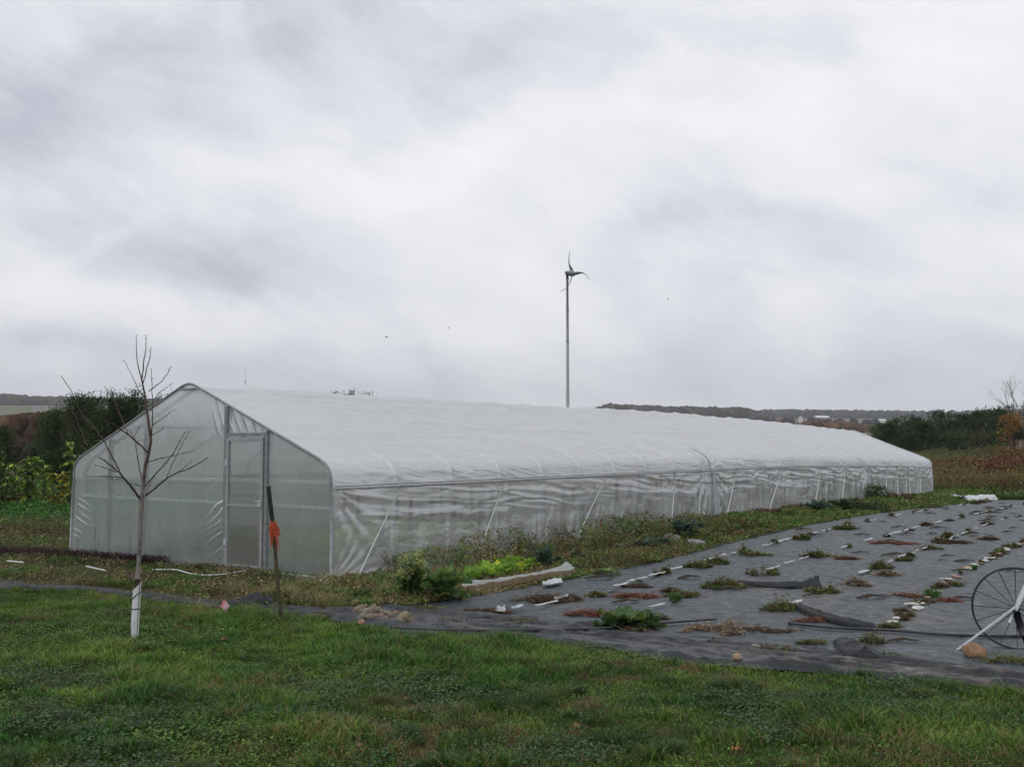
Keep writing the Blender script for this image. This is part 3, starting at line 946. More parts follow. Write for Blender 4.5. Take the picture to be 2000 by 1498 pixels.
def build_roof():
    prof, arc, tot = resample(_full, 210)
    sv = np.arange(-.03, GH_L + .04, .04)
    hs = np.minimum(np.arange(27) * BAY, GH_L - .06)
    sv = np.unique(np.round(np.concatenate([sv] + [hs + q for q in (-.045, -.03, -.02, -.01, 0, .01, .02, .03, .045)]), 4)); sv = sv[(sv > -.031) & (sv < GH_L + .041)]
    tn = np.gradient(prof, axis=0); nrm = np.stack([-tn[:, 1], tn[:, 0]], 1); nrm /= np.linalg.norm(nrm, axis=1, keepdims=True)
    # outward means away from the middle of the house
    S_, K = np.meshgrid(sv, np.arange(len(prof)), indexing='ij')
    A = arc[K]; a = np.minimum(A, tot - A)
    fr = (S_ / BAY) % 1.0
    sag = np.sin(np.pi * fr) ** .55
    near = np.exp(-((a - .38) / .32) ** 2)
    cusp = 1 - np.exp(-np.minimum(fr, 1 - fr) * BAY / .05)
    h = -.014 * sag - .022 * cusp * np.exp(-(a / .75) ** 2) - .030 * sag * near * (.6 + .8 * vnoise(np.floor(S_ / BAY), K * 0, 3))
    # diagonal gathers running from each hoop's shoulder down to the rail
    q = a * (1 + .15 * vnoise(np.floor(S_ / BAY) + .5, K * 0 + .5, 8)) + fr * BAY * .30 + (fbm(S_ * 1.4, a * 3, 15, 3) - .5) * .16
    g = np.abs(((q / .085) % 1) - .5) * 2
    h = h + .020 * (g ** 3 - .25) * np.exp(-(a / .55) ** 2) * smooth(.03, .12, a) * (1 - .75 * fr) * smooth(.30, .5, fbm(S_ * .8, a * 2, 19, 2)+.12)
    # long shallow wrinkles lying along the slope
    q2 = a * 1.0 + S_ * .16 + (fbm(S_ * .5, a * 1.3, 25, 3) - .5) * .7
    g2 = fbm(S_ * .55, q2 * 6.5, 33, 3)
    h = h + .045 * (g2 - .5) * (.35 + .9 * fbm(S_ * .25, a * .8, 44, 2))
    h = h + .03 * (fbm(S_ * .3, a * .9, 55, 2) - .5)
    # sharp fine creases: thin ridges, nearly level, fading in and out
    for (fs, fa, tl, am, sd) in ((.45, 7, .14, .020, 1), (.9, 12, .22, .013, 2), (.6, 9, -.05, .012, 3)):
        nn_ = fbm(S_ * fs, (a + tl * S_ + .35 * (fbm(S_ * .35, a * .8, 91 + sd, 2) - .5)) * fa, 95 + sd, 2)
        h = h + am * np.clip(1 - np.abs(nn_ - .5) * 11, 0, 1) * smooth(.42, .62, fbm(S_ * .5, a * 1.2, 99 + sd, 2))
    dh = np.min(np.abs(sv[:, None] - hs[None]), axis=1)[:, None]
    h = h + .024 * np.exp(-(dh / .016) ** 2) * np.exp(-(a / .85) ** 2)
    h = h * smooth(0, .04, a)
    # pulled gathers fanning from the two joints in the cover
    for s0 in (11.35, 22.9):
        dd = S_ - s0
        th = np.arctan2(a + .02, np.abs(dd) + .02)
        rr = np.hypot(a, dd)
        h = h + .016 * np.cos(th * 22 + 3 * vnoise(th * 3, S_ * 0, 5)) * np.exp(-(rr / .75) ** 2) * smooth(0, .1, rr) * smooth(0, .04, a)
    # the cloth droops slightly between hoops along the ridge
    u = prof[K, 0] + nrm[K, 0] * h; z = prof[K, 1] + nrm[K, 1] * h
    z = z + dzf(S_) - .012 * sag * (a > 1.5)
    mb = MB(); mb.grid(np.stack([S_, u, z], -1))
    mb.build('roof_cover', M_ROOF, gh, smooth=True)


def build_side(side):
    sv = np.arange(-.03, GH_L + .03, .03); wv = np.linspace(0, 1, 60)
    S_, W_ = np.meshgrid(sv, wv, indexing='ij')       # W 0 at the ground, 1 at the rail
    u0 = 0 if side == 0 else GH_W
    sg = -1 if side == 0 else 1
    top = 1.03 + dzf(S_); bot = gz(S_, u0) - .02
    Z = bot + (top - bot) * W_
    off = .012 + .05 * (1 - W_) ** 1.5
    # swags below the rail
    q = W_ * 5.2 + S_ * .32 + 1.3 * fbm(S_ * .45, W_ * .9, 60 + side, 3)
    sw = fbm(S_ * .32, q * 1.5, 62 + side, 3) - .5
    rg = 1 - np.abs(sw) * 7
    off = off + (.055 * sw + .026 * np.clip(rg, 0, 1)) * smooth(.50, .78, W_) * smooth(0, .05, 1 - W_)
    # upright ripples lower down
    rp = fbm(S_ * 3.4 + W_ * .9 * (fbm(S_ * .4, W_ * 0, 5, 2) - .5) * 4, W_ * .7, 65 + side, 3) - .5
    off = off + (.035 * rp + .012 * np.clip(1 - np.abs(rp) * 8, 0, 1)) * (1 - smooth(.45, .8, W_))
    off = off + .035 * (fbm(S_ * .5, W_ * 1.2, 68, 2) - .5)
    for s0, amp in ((-.02, .017), (11.3, .026), (22.85, .028), (31.2, .015)):
        dd = S_ - s0; rr = np.hypot(dd, (1.0 - W_) * 1.15)
        th = np.arctan2((1.0 - W_) * 1.15 + .01, np.abs(dd) + .01)
        off = off + amp * np.cos(th * 20 + 2.5 * vnoise(th * 4, th * 0 + s0, 7)) * np.exp(-(rr / .8) ** 2) * smooth(0, .12, rr)
        rb = np.hypot(dd, W_ * 1.15); tb = np.arctan2(W_ * 1.15 + .01, np.abs(dd) + .01)
        off = off + amp * .7 * np.cos(tb * 24) * np.exp(-(rb / .5) ** 2) * smooth(0, .1, rb)
    for (fs, fw, tl, am, sd) in ((.4, 5, .16, .020, 1), (.6, 8, -.2, .012, 2)):
        nn_ = fbm(S_ * fs, (W_ * 1.15 + tl * S_ + .5 * (fbm(S_ * .5, W_, 191 + sd, 2) - .5)) * fw, 195 + sd + side, 2)
        off = off + am * np.clip(1 - np.abs(nn_ - .5) * 10, 0, 1) * smooth(.42, .6, fbm(S_ * .7, W_ * 2, 199 + sd, 2)) * smooth(.5, .8, W_)
    off = np.maximum(off, -.03) * smooth(-.03, .22, S_) * (1 - smooth(GH_L - .22, GH_L + .03, S_))
    off = off + .12 * np.exp(-((W_ - 0) / .06) ** 2) * (fbm(S_ * 1.3, W_ * 0, 69, 2))
    mb = MB(); mb.grid(np.stack([S_, u0 + sg * (off + .02), Z], -1))
    mb.build('side_curtain', M_SIDE, gh, smooth=True)


DOOR = (1.265, 2.06, 1.70)


def build_end(x0, near):
    def patch(ua, ub, zlo=None):
        uv = np.linspace(ua, ub, max(6, int((ub - ua) / .016))); wv = np.linspace(0, 1, 150)
        U, W_ = np.meshgrid(uv, wv, indexing='ij')
        bot = gz(x0, U) - .01 if zlo is None else np.full_like(U, zlo)
        top = roof_z(np.clip(U, 0, GH_W)) + dzf(x0) - .012
        top = np.where((U < .02) | (U > GH_W - .02), top, top)
        Z = bot + (top - bot) * W_
        d = .02 * (fbm(U * 1.2, Z * .8, 81, 2) - .5)
        if near:
            # gathers fanning down and left from the door post
            r = U - DOOR[1]
            q = Z + .42 * r * (1 + .5 * (1.0 - Z)) + .16 * fbm(U * 1.5, Z * 4, 83, 2)
            g = np.abs(((q / .105) % 1) - .5) * 2
            d = d + .016 * g ** 7 * smooth(.3, .55, fbm(U * 1.5, q * 9, 84, 2)) * np.exp(-(r / .48) ** 2) * (r > 0) * smooth(-.15, .1, Z) * (1 - smooth(.85, 1.05, Z))
            # short gathers in from the left corner
            r = GH_W - U
            q = Z + .35 * r + .08 * fbm(U * 2, Z * 3, 85, 2)
            g = np.abs(((q / .10) % 1) - .5) * 2
            d = d + .010 * g ** 8 * smooth(.32, .6, fbm(U * 2, q * 8, 86, 2)) * np.exp(-(r / .45) ** 2) * smooth(-.1, .2, Z) * (1 - smooth(.65, .8, Z))
            # diagonal pulls above the door
            q = (U - .50 * Z + .08 * fbm(U * 2, Z * 3, 87, 2))
            g = np.abs(((q / .16) % 1) - .5) * 2
            d = d + .014 * g ** 6 * smooth(1.65, 1.9, Z) * (1 - smooth(2.35, 2.5, U))
            rp = fbm(U * 7, Z * .6, 89, 3) - .5
            d = d + .022 * rp * smooth(2.3, 2.9, U) * (1 - smooth(.7, 1.0, Z))
        sg = -1 if near else 1
        mb.grid(np.stack([x0 + sg * (d + .004), U, Z], -1))
    mb = MB()
    if near:
        patch(.0, DOOR[0]); patch(DOOR[0], DOOR[1], DOOR[2] + .03); patch(DOOR[1], GH_W)
    else:
        patch(0, GH_W)
    mb.build('end_curtain', M_END, gh, smooth=True)


build_roof(); build_side(0); build_side(1); build_end(0.0, True); build_end(GH_L, False)

# hoops: one mesh, 27 children
pr = [(0.02, -.15), (0.02, 1.0)] + [(u, z) for u, z in _full[1:-1]] + [(GH_W - .02, 1.0), (GH_W - .02, -.15)]


def inset(u, z, d=.085):
    c = np.array([GH_W / 2, .9]); v = c - np.array([u, z]); v = v / np.linalg.norm(v)
    return u + v[0] * d, z + v[1] * d


pr2, _, _ = resample([inset(u, z, .085 if z > 1.2 else .055) for u, z in pr], 70)
mb = MB(); mb.tube([(0, u, z) for u, z in pr2], .021, 8)
hoop = mb.build('hoop', M_STEEL, gh, smooth=True)
hoop.location = (.06, 0, 0)
for i in range(1, 27):
    h = hoop.copy(); COL.objects.link(h); h.parent = gh
    h.location = (min(i * BAY, GH_L - .06), 0, float(dzf(i * BAY)))


def run(fn, s0=0.0, s1=GH_L, n=60):
    return [fn(s) for s in np.linspace(s0, s1, n)]


for nm, u, z, r, mt in (('ridge_purlin', GH_W / 2, 2.39, .018, M_STEEL), ('roof_purlin', 1.55, 1.87, .015, M_STEEL), ('roof_purlin', GH_W - 1.55, 1.87, .015, M_STEEL),
                        ('side_rail', .05, .66, .016, M_STEEL), ('side_rail', GH_W - .05, .66, .016, M_STEEL)):
    mb = MB(); mb.tube(run(lambda s: (s, u, z + float(dzf(s)))), r, 7); mb.build(nm, mt, gh, smooth=True)
for side, u in ((0, -.045), (1, GH_W + .045)):
    mb = MB(); mb.tube(run(lambda s: (s, u, 1.035 + float(dzf(s)))), .017, 6); mb.build('eave_rail', M_STEEL, gh, smooth=True)
    mb = MB(); mb.tube(run(lambda s: (s, u - (.014 if side == 0 else -.014), 1.062 + float(dzf(s))), n=160), .006, 5); mb.build('lock_wire', mat_simple('dark_wire', (.04, .04, .04)) if side == 0 else bpy.data.materials['dark_wire'], gh)
# baseboards
mb = MB()
for a, b in ((0, DOOR[0]), (DOOR[1], GH_W)):
    us = np.linspace(a, b, 12)
    for i in range(11):
        mb.bar((-.035, us[i], float(gz(0, us[i])) + .02), (-.035, us[i + 1] + .001, float(gz(0, us[i + 1])) + .02), .03, .035)
mb.build('base_board', M_WHITE, gh)
mb = MB()
for i in range(40):
    s0, s1 = i * GH_L / 40, (i + 1) * GH_L / 40
    mb.bar((s0, -.09, float(gz(s0, 0)) + .015), (s1, -.09, float(gz(s1, 0)) + .015), .03, .05)
mb.build('base_board', M_WHITE, gh)
# end frame: the channel that clamps the film on the first hoop
for x0, mt in ((-.028, M_STEELD), (GH_L + .03, M_STEEL)):
    pe, _, _ = resample(pr[1:-1], 80)
    mb = MB(); mb.tube([(x0, -.02, float(gz(max(0, x0), 0)) - .05), (x0, -.02, .9 + float(dzf(x0)))] + [(x0, u + (-.012 if u < 1 else .012 if u > 5 else 0), z + .01 + float(dzf(x0))) for u, z in pe] +
                       [(x0, GH_W + .02, .9 + float(dzf(x0))), (x0, GH_W + .055, float(gz(max(0, x0), GH_W)) - .05)], .019, 8)
    mb.build('end_hoop', mt, gh, smooth=True)
mb = MB(); mb.bar((-.05, 2.80, 2.405), (-.05, 3.16, 2.40), .03, .03); mb.build('ridge_bracket', M_STEELD, gh)
# studs of the near and far end
for u, w, x, front in ((DOOR[0] - .035, .05, -.03, 1), (DOOR[1] + .03, .055, -.03, 1), (4.04, .05, .012, 0), (4.98, .05, .012, 0)):
    mb = MB(); mb.bar((x, u, float(gz(0, u)) - .03), (x, u, float(roof_z(u)) - .02), .04, w, up=(0, 1, 0)); mb.build('end_stud', M_STEELD, gh)
for u in (1.4, 2.5, 3.5, 4.6):
    mb = MB(); mb.bar((GH_L - .04, u, float(gz(GH_L, u)) - .03), (GH_L - .04, u, float(roof_z(u) + dzf(GH_L)) - .03), .04, .05, up=(0, 1, 0)); mb.build('end_stud', M_STEEL, gh)
mb = MB(); mb.bar((.03, .06, .78), (.03, DOOR[0], .78), .03, .04); mb.bar((.03, DOOR[1], .78), (.03, GH_W - .06, .78), .03, .04); mb.build('end_rail', M_STEEL, gh)
mb = MB(); mb.bar((.12, .05, 1.11), (.12, GH_W - .05, 1.08), .012, .05); mb.build('end_rail', M_WHITE, gh)
# door
d0, d1, dt = DOOR[0] + .012, DOOR[1] - .012, DOOR[2]
db = float(gz(0, 1.6)) + .05
door = MB()
xw = -.045
door.bar((xw, d0 + .025, db), (xw, d0 + .025, dt), .035, .05, up=(0, 1, 0)); door.bar((xw, d1 - .025, db), (xw, d1 - .025, dt), .035, .05, up=(0, 1, 0))
door.bar((xw, d0 + .0505, dt - .028), (xw, d1 - .0505, dt - .028), .035, .055); door.bar((xw, d0 + .0505, db + .02), (xw, d1 - .0505, db + .02), .035, .045)
door.bar((xw, d0 + .0505, .765), (xw, d1 - .0505, .765), .03, .03)
door = door.build('door', M_FRAME, gh)
mb = MB(); g = np.array([[(xw + .004, u, z) for z in (db + .01, .4, .8, 1.2, dt - .02)] for u in (d0 + .02, (d0 + d1) / 2, d1 - .02)]); mb.grid(g); mb.build('door_panel', M_DOORP, door)
mb = MB(); mb.box((xw - .03, d0 + .03, .80), (.04, .05, .07)); mb.tube([(xw - .05, d0 + .02, .84), (xw - .06, d0 + .09, .83)], .008, 6); mb.build('latch', M_STEEL, door)
for zz in (.25, 1.35):
    mb = MB(); mb.box((xw - .022, d1 - .01, zz), (.012, .05, .09)); mb.build('hinge', M_STEEL, door)
# door lintel
mb = MB(); mb.bar((-.03, DOOR[0] + .0, dt + .035), (-.03, DOOR[1] - .0, dt + .035), .045, .05); mb.build('door_lintel', M_STEELD, gh)


def s_at(px):
    q = px - 1000
    return OYc * (q + 350) / (1140 - .81 * q)


OYc = 12.8
# slanting braces along the visible side, each a part
for a, b in (((778, 955), (685, 1120)), ((980, 945), (916, 1080)), ((1178, 935), (1106, 1048)), ((1312, 925), (1297, 1030)), ((1363, 925), (1350, 1025)),
             ((1433, 920), (1403, 1018)), ((1522, 918), (1485, 998)), ((1598, 917), (1577, 990)), ((1646, 917), (1630, 984)), ((1692, 914), (1690, 976)),
             ((1728, 932), (1716, 970)), ((1747, 925), (1742, 970)), ((1768, 922), (1767, 972)), ((1791, 922), (1786, 970))):
    sa, sb = s_at(a[0]), s_at(b[0])
    mb = MB()
    mb.tube([(sa, -.062, 1.02 + float(dzf(sa))), ((sa + sb) / 2, -.10, .46 + float(dzf(sa))), (sb, -.13, float(gz(sb, 0)) - .01)], .0085 + .0003 * sa, 6)
    mb.build('side_strap', M_ROPE, gh, smooth=True)
    mb = MB(); mb.box((sa, -.066, 1.022 + float(dzf(sa))), (.04, .03, .03)); mb.build('strap_clip', M_STEELD, gh)
for sa, sb in ((1.75, 2.9), (4.2, 5.3), (12.4, 13.4), (20.5, 21.6)):
    mb = MB(); mb.tube([(sa, .06, .66 + float(dzf(sa))), (sb, .06, float(gz(sb, 0)))], .014, 7); mb.build('wall_brace', M_STEEL, gh, smooth=True)


# joints in the cover
def joint(s0, big):
    prof = [(-.10, float(gz(s0, 0))), (-.075, .5 + float(dzf(s0))), (-.045, 1.0 + float(dzf(s0)))] + [(u, z + float(dzf(s0))) for u, z in _h[1:6]] + [(.5, 1.52 + float(dzf(s0)))]
    if big:
        mb = MB(); k = len(prof) - 1
        pts = [(s0 + .02 * math.sin(i * 2.1), u - .025, z + .02) for i, (u, z) in enumerate(prof)]
        mb.tube(pts, [.007] * 3 + [.009, .010, .010, .009, .006, .002][:len(pts) - 3], 6)
        mb.build('joint_strip', mat_simple('dark_strip', (.13, .145, .15), rough=.5), gh, smooth=True)
    t = np.linspace(0, 1, 26); w = np.linspace(0, 1, 22)
    T, W_ = np.meshgrid(t, w, indexing='ij')
    wid = (.05 + .26 * T ** .9) if big else (.03 + .20 * T)
    pl = .035 * np.cos(W_ * 17 + 3 * fbm(T * 2, W_ * 2, 9, 2)) * (.4 + T)
    S_ = s0 + .03 + wid * W_ + .05 * (fbm(T * 3, W_ * 0, 7, 2) - .5)
    zt = 1.04 + float(dzf(s0)); zb = gz(S_, 0) + .01
    Z = zt + (zb - zt) * T
    mb = MB(); mb.grid(np.stack([S_, -.085 - .03 * T - np.abs(pl), Z], -1)); mb.build('joint_flap', M_FLAP, gh, smooth=True)


joint(11.3, True); joint(22.75, False)

# things standing inside the tunnel
def LOC(s, u, z=0):
    x, y = xy(s, -u); return Vector((x, y, z1(x, y) + z))


M_WOOD = mat_simple('old_wood', (1, 1, 1), rough=.85, var=.3, scale=14, bump=.3, use_attr=True, spec=.2)
mb = MB(); mb.bar((0, 0, -.02), (0, 0, .80), .040, .040, (.06, .05, .04), up=(0, 1, 0))
stake0 = mb.build('trellis_stake', M_WOOD)
first = True
for row, u in enumerate((.42, 1.3, 2.6, 4.3)):
    s = 1.4 + row * .3
    while s < 30:
        o = stake0 if first else stake0.copy()
        if not first: COL.objects.link(o)
        first = False
        o.location = LOC(s, u + random.uniform(-.06, .06)); o.rotation_euler = (random.uniform(-.05, .05), random.uniform(-.06, .06), random.uniform(0, 3))
        o.scale = (1, 1, random.uniform(.75, 1.35) if row else random.uniform(.9, 1.25))
        tag(o, 'thin upright crop stake inside the greenhouse, seen through its plastic side', 'stake', 'crop stakes inside the greenhouse')
        s += random.uniform(.5, 1.1) if row < 2 else random.uniform(1.0, 1.9)
# crop beds inside
mb = MB()
n = 26000
sv = .8 + RNG.random(n) ** 1.3 * 29; uu = RNG.choice([.75, 1.55, 2.6, 3.7, 4.6, 5.3], n) + RNG.normal(0, .16, n)
uu = np.clip(uu, .35, GH_W - .35)
X, Y = xy(sv, -uu)
hh = RNG.random(n) * (.10 + .30 * fbm(sv * .6, uu * 1.2, 130, 3)) * np.where(sv < 6, 1.2, 1.0)
a = RNG.uniform(0, 2 * np.pi, n)
D = np.stack([np.cos(a), np.sin(a), RNG.uniform(-.3, .8, n)], 1); S_ = np.stack([-np.sin(a), np.cos(a), RNG.normal(0, .3, n)], 1)
yl = smooth(.45, .6, fbm(sv * .5, uu * .8, 133, 2))[:, None]
c = np.array([.08, .13, .03]) * (1 - yl) + np.array([.24, .30, .04]) * yl
mb.leaves(np.stack([X, Y, zg(X, Y) + hh], 1), D, S_, RNG.uniform(.05, .11, n), RNG.uniform(.03, .06, n), c * RNG.uniform(.5, 1.3, (n, 1)))
n = 7000
sv = RNG.uniform(.5, 4.2, n); uu = RNG.choice([.8, 1.9], n) + RNG.normal(0, .22, n); uu = np.clip(uu, .3, 2.7); X, Y = xy(sv, -uu)
D, S_ = D[:n], S_[:n]
mb.leaves(np.stack([X, Y, zg(X, Y) + .05 + .38 * RNG.random(n)], 1), D, S_, RNG.uniform(.06, .12, n), RNG.uniform(.04, .07, n), np.array([.36, .46, .05]) * RNG.uniform(.5, 1.2, (n, 1)))
o = mb.build('crop_bed', M_LEAF); tag(o, 'leafy yellow-green crops growing in rows inside the greenhouse', 'crops', kind='stuff')


# ------------------------------------------------------------------ young fruit tree with a white trunk guard
def fruit_tree():
    base = G(262, 1250); Yb = base.y
    root = empty('fruit_tree', base)
    tag(root, 'bare young fruit tree with a white trunk guard on the lawn', 'tree')
    Bc = (.105, .075, .062); Gc = (.20, .185, .165)
    def path(pts, y0, y1):
        k = len(pts)
        return [P(p[0], p[1], Yb + y0 + (y1 - y0) * i / (k - 1)) for i, p in enumerate(pts)]
    def refine(pts, n):
        out = []
        for a, b in zip(pts[:-1], pts[1:]):
            for j in range(n): out.append(a.lerp(b, j / n) + Vector([random.uniform(-1, 1) * .0035 for _ in range(3)]))
        return out + [pts[-1]]
    tr = path([(261, 1250), (264, 1190), (268, 1130), (271, 1100), (273, 1060), (275, 1010), (276, 978), (279, 955), (281.6, 928), (284, 908), (290, 888), (295, 860), (292, 838), (289, 815), (286, 795), (283, 772), (276.6, 740)], 0, 0)
    rad = [.032, .026, .020, .019, .0185, .021, .021, .016, .0145, .014, .013, .012, .011, .010, .009, .008, .006]
    mb = MB(); k = len(tr)
    cols = Gc
    mb.tube([p - base for p in tr[:3]], rad[:3], 10, (.13, .10, .08))
    mb.tube([p - base for p in tr[2:9]], [r * (1 + .06 * (-1) ** i) for i, r in enumerate(rad[2:9])], 10, Gc)
    mb.tube([p - base for p in tr[8:]], rad[8:], 9, Bc)
    mb.build('trunk', M_BARK, root, smooth=True)
    BR = [
        ([(276.6, 740), (269, 715), (267, 690), (265.5, 655)], .0055, 0, .12), ([(277, 739), (281.7, 702), (285, 680), (285.5, 655)], .0055, 0, -.1), ([(279, 750), (288, 715), (293, 697), (295, 677)], .005, 0, .2),
        ([(295, 856), (298, 830), (298, 790), (297, 760), (296, 721)], .0055, 0, -.25), ([(291, 764), (305, 753), (318, 743), (328, 728), (334, 716)], .0045, 0, -.3), ([(303, 778), (313, 765), (338, 748)], .0035, -.2, -.5),
        ([(283, 775), (270, 763), (258, 733), (242, 704)], .005, 0, .4), ([(289, 884), (270, 866), (250, 848), (225, 832), (200, 818), (180, 805)], .0075, 0, -.5), ([(185, 838), (193, 828), (203, 813)], .0035, -.4, -.5),
        ([(275, 978), (262, 958), (250, 943), (240, 931), (233, 922), (215, 907), (193, 892)], .0115, 0, -.45), ([(236, 926), (226, 905), (215, 885), (206, 865), (195, 850), (185, 838), (175, 825), (160, 810), (150, 788), (140, 765), (119, 733)], .0075, -.25, .1),
        ([(178, 828), (160, 815), (137, 803)], .004, -.05, -.2), ([(240, 934), (225, 931), (208, 930), (190, 931), (168, 930)], .0055, -.25, -.6), ([(226, 922), (205, 913), (185, 908)], .004, -.3, -.7),
        ([(240, 937), (222, 935), (205, 933)], .003, -.3, -.1),
        ([(278, 950), (262, 946), (244, 938)], .004, 0, .1), ([(277, 935), (272, 915), (268, 890), (265, 870), (263, 853), (272, 833)], .0055, 0, .35), ([(264, 860), (256, 845), (250, 838)], .003, .3, .4),
        ([(265, 862), (280, 860), (287, 857)], .0025, .3, .1),
        ([(250, 846), (243, 830), (235, 810), (224, 783), (219, 770)], .0045, -.2, .1), ([(170, 870), (160, 845), (148, 815), (138, 795)], .003, -.3, .2),
        ([(283, 950), (300, 930), (312, 917), (325, 903), (336, 889), (345, 873), (353, 858), (362, 843)], .0065, 0, -.4), ([(285, 968), (303, 953), (323, 935), (342, 925), (363, 918), (385, 907), (406, 894)], .008, 0, -.55),
        ([(343, 925), (358, 914), (374, 902)], .0035, -.3, -.2), ([(325, 933), (335, 908), (350, 880), (360, 860), (370, 842)], .0045, -.2, .2), ([(284, 965), (292, 948), (298, 930)], .0045, 0, .2),
        ([(288, 903), (305, 897), (325, 893), (350, 887), (376, 880)], .0055, 0, .3), ([(299, 830), (318, 816), (339, 801)], .0038, -.2, -.4), ([(298, 850), (308, 844), (319, 837)], .0032, -.1, -.2),
        ([(260, 1134), (250, 1118), (240, 1102), (228, 1088), (213, 1073)], .0065, 0, .2), ([(283, 1144), (290, 1132), (298, 1120), (305, 1104), (313, 1080)], .0065, 0, -.15), ([(259, 1138), (248, 1125), (240, 1095)], .0045, 0, -.2),
        ([(268, 1130), (278, 1118), (283, 1100)], .0028, 0, .15), ([(263, 1255), (240, 1251), (205, 1252)], .004, .03, -.05)]
    for pts, r0, y0, y1 in BR:
        pp = refine(path(pts, y0, y1), 4)
        m = len(pp)
        rr = [(r0 * (1 - .62 * i / (m - 1))) * (1 + .1 * random.uniform(-1, 1)) for i in range(m)]
        mb = MB()
        mb.tube([p - base for p in pp], rr, 6, tuple(q * random.uniform(.75, 1.15) for q in Bc))
        for i in range(2, m):
            if random.random() < .75:
                d = Vector([random.uniform(-1, 1) for _ in range(3)]).normalized()
                t = (pp[i] - pp[i - 1]).normalized(); d = (d - t * d.dot(t) * .5 + t * .5).normalized()
                L = random.uniform(.006, .018)
                mb.tube([pp[i] - base, pp[i] - base + d * L * .6, pp[i] - base + d * L], [rr[i] * .8, .0032, .001], 5, Bc)
        mb.build('branch', M_BARK, root, smooth=True)
    # spiral guard: an open-topped split sleeve, cut slanting at its top
    mb = MB(); a = np.linspace(-.5, 5.6, 22); t = np.linspace(0, 1, 14)
    Aa, T = np.meshgrid(a, t, indexing='ij')
    topv = P(268, 1143, Yb) - base; botv = Vector((0, 0, -.01))
    ztop = topv.z + .035 * np.cos(Aa - .4)
    Z = botv.z + (ztop - botv.z) * T
    fx = topv.x * (Z / topv.z)
    rr = .030 + .003 * fbm(Aa, T * 6, 4, 2)
    mb.grid(np.stack([fx + rr * 1.05 * np.cos(Aa), rr * np.sin(Aa), Z], -1))
    gd = mb.build('trunk_guard', M_WHITE, root, smooth=True)
    for z0, tl in ((.375, .9), (.265, .05)):
        mb = MB(); pts = [(topv.x * z0 / topv.z + .035 * math.cos(q), .035 * math.sin(q), z0 + tl * .035 * math.cos(q)) for q in np.linspace(0, 2 * math.pi, 17)]
        mb.tube(pts, .0045, 5); mb.build('guard_tie', bpy.data.materials['dark_wire'], gd)


fruit_tree()


# ------------------------------------------------------------------ wooden stake, orange twine
def stake_and_twine():
    b = G(550, 1217); t = P(524, 950, b.y - .05); m = P(531.5, 1012, b.y - .04)
    root = empty('wooden_stake', b)
    tag(root, 'leaning weathered wooden stake in front of the greenhouse door', 'stake')
    mb = MB(); pts = [b + Vector((0, 0, -.03)), P(543, 1140, b.y - .02), P(537, 1070, b.y - .03), m]
    mb.tube([p - b for p in pts], [.021, .019, .018, .017], 7, (.075, .065, .038)); mb.build('post', M_WOOD, root)
    mb = MB(); mb.tube([m - b + Vector((.002, 0, -.02)), t - b], [.021, .021], 8, (.03, .035, .03)); mb.build('metal_sleeve', M_WOOD, root)
    mt = mat_simple('orange_twine', (.50, .085, .035), rough=.8, var=.25, scale=40)
    c = P(534, 1022, b.y - .04)
    mb = MB()
    for i in range(5):
        r = .026 + .003 * random.random()
        z = .012 - i * .009
        mb.tube([(c.x + r * math.cos(q) - .002 * i, c.y + r * math.sin(q), c.z + z + .006 * math.sin(q * 2 + i)) for q in np.linspace(0, 6.283, 14)], .0045, 5)
    for i in range(32):
        a0 = random.uniform(0, 6.28); L = random.uniform(.07, .21) * (1 if random.random() < .8 else 1.4)
        sw = random.uniform(-.035, .055)
        pts = []
        for j in range(9):
            f = j / 8
            rr = .020 + .022 * math.sin(f * math.pi) + random.uniform(-.006, .006)
            loop = f if i % 3 else 1 - abs(2 * f - 1)
            pts.append((c.x + rr * math.cos(a0 + sw * 20 * f) + sw * f * .6 + .02 * loop, c.y + rr * math.sin(a0 + sw * 20 * f), c.z - L * loop + random.uniform(-.006, .006)))
        mb.tube(pts, .0028, 4)
    o = mb.build('twine_bundle', mt, loc=c)
    tag(o, 'tangled bundle of orange twine tied round the leaning stake', 'twine')


stake_and_twine()

# pink marker flag
b = G(441, 1203)
root = empty('marker_flag', b); tag(root, 'small faded pink marker flag on a thin wire in the grass', 'flag')
mb = MB(); mb.tube([(0, 0, -.02), (.003, 0, .03), (-.002, 0, .125)], .0018, 5); mb.build('wire', M_STEELD, root)
mb = MB(); u = np.linspace(0, 1, 8); U, V_ = np.meshgrid(u, u, indexing='ij')
X = -.055 + U * .062 + V_ * .038 - .01; Z = .085 + V_ * .072 - U * .046 + .012 * np.sin(U * 4)
mb.grid(np.stack([X, .012 * np.sin(U * 5 + V_ * 2), Z], -1), np.where((U > .55)[..., None], (.72, .50, .52), (.72, .28, .32)))
mb.build('flag_sheet', M_LEAF, root, smooth=True)


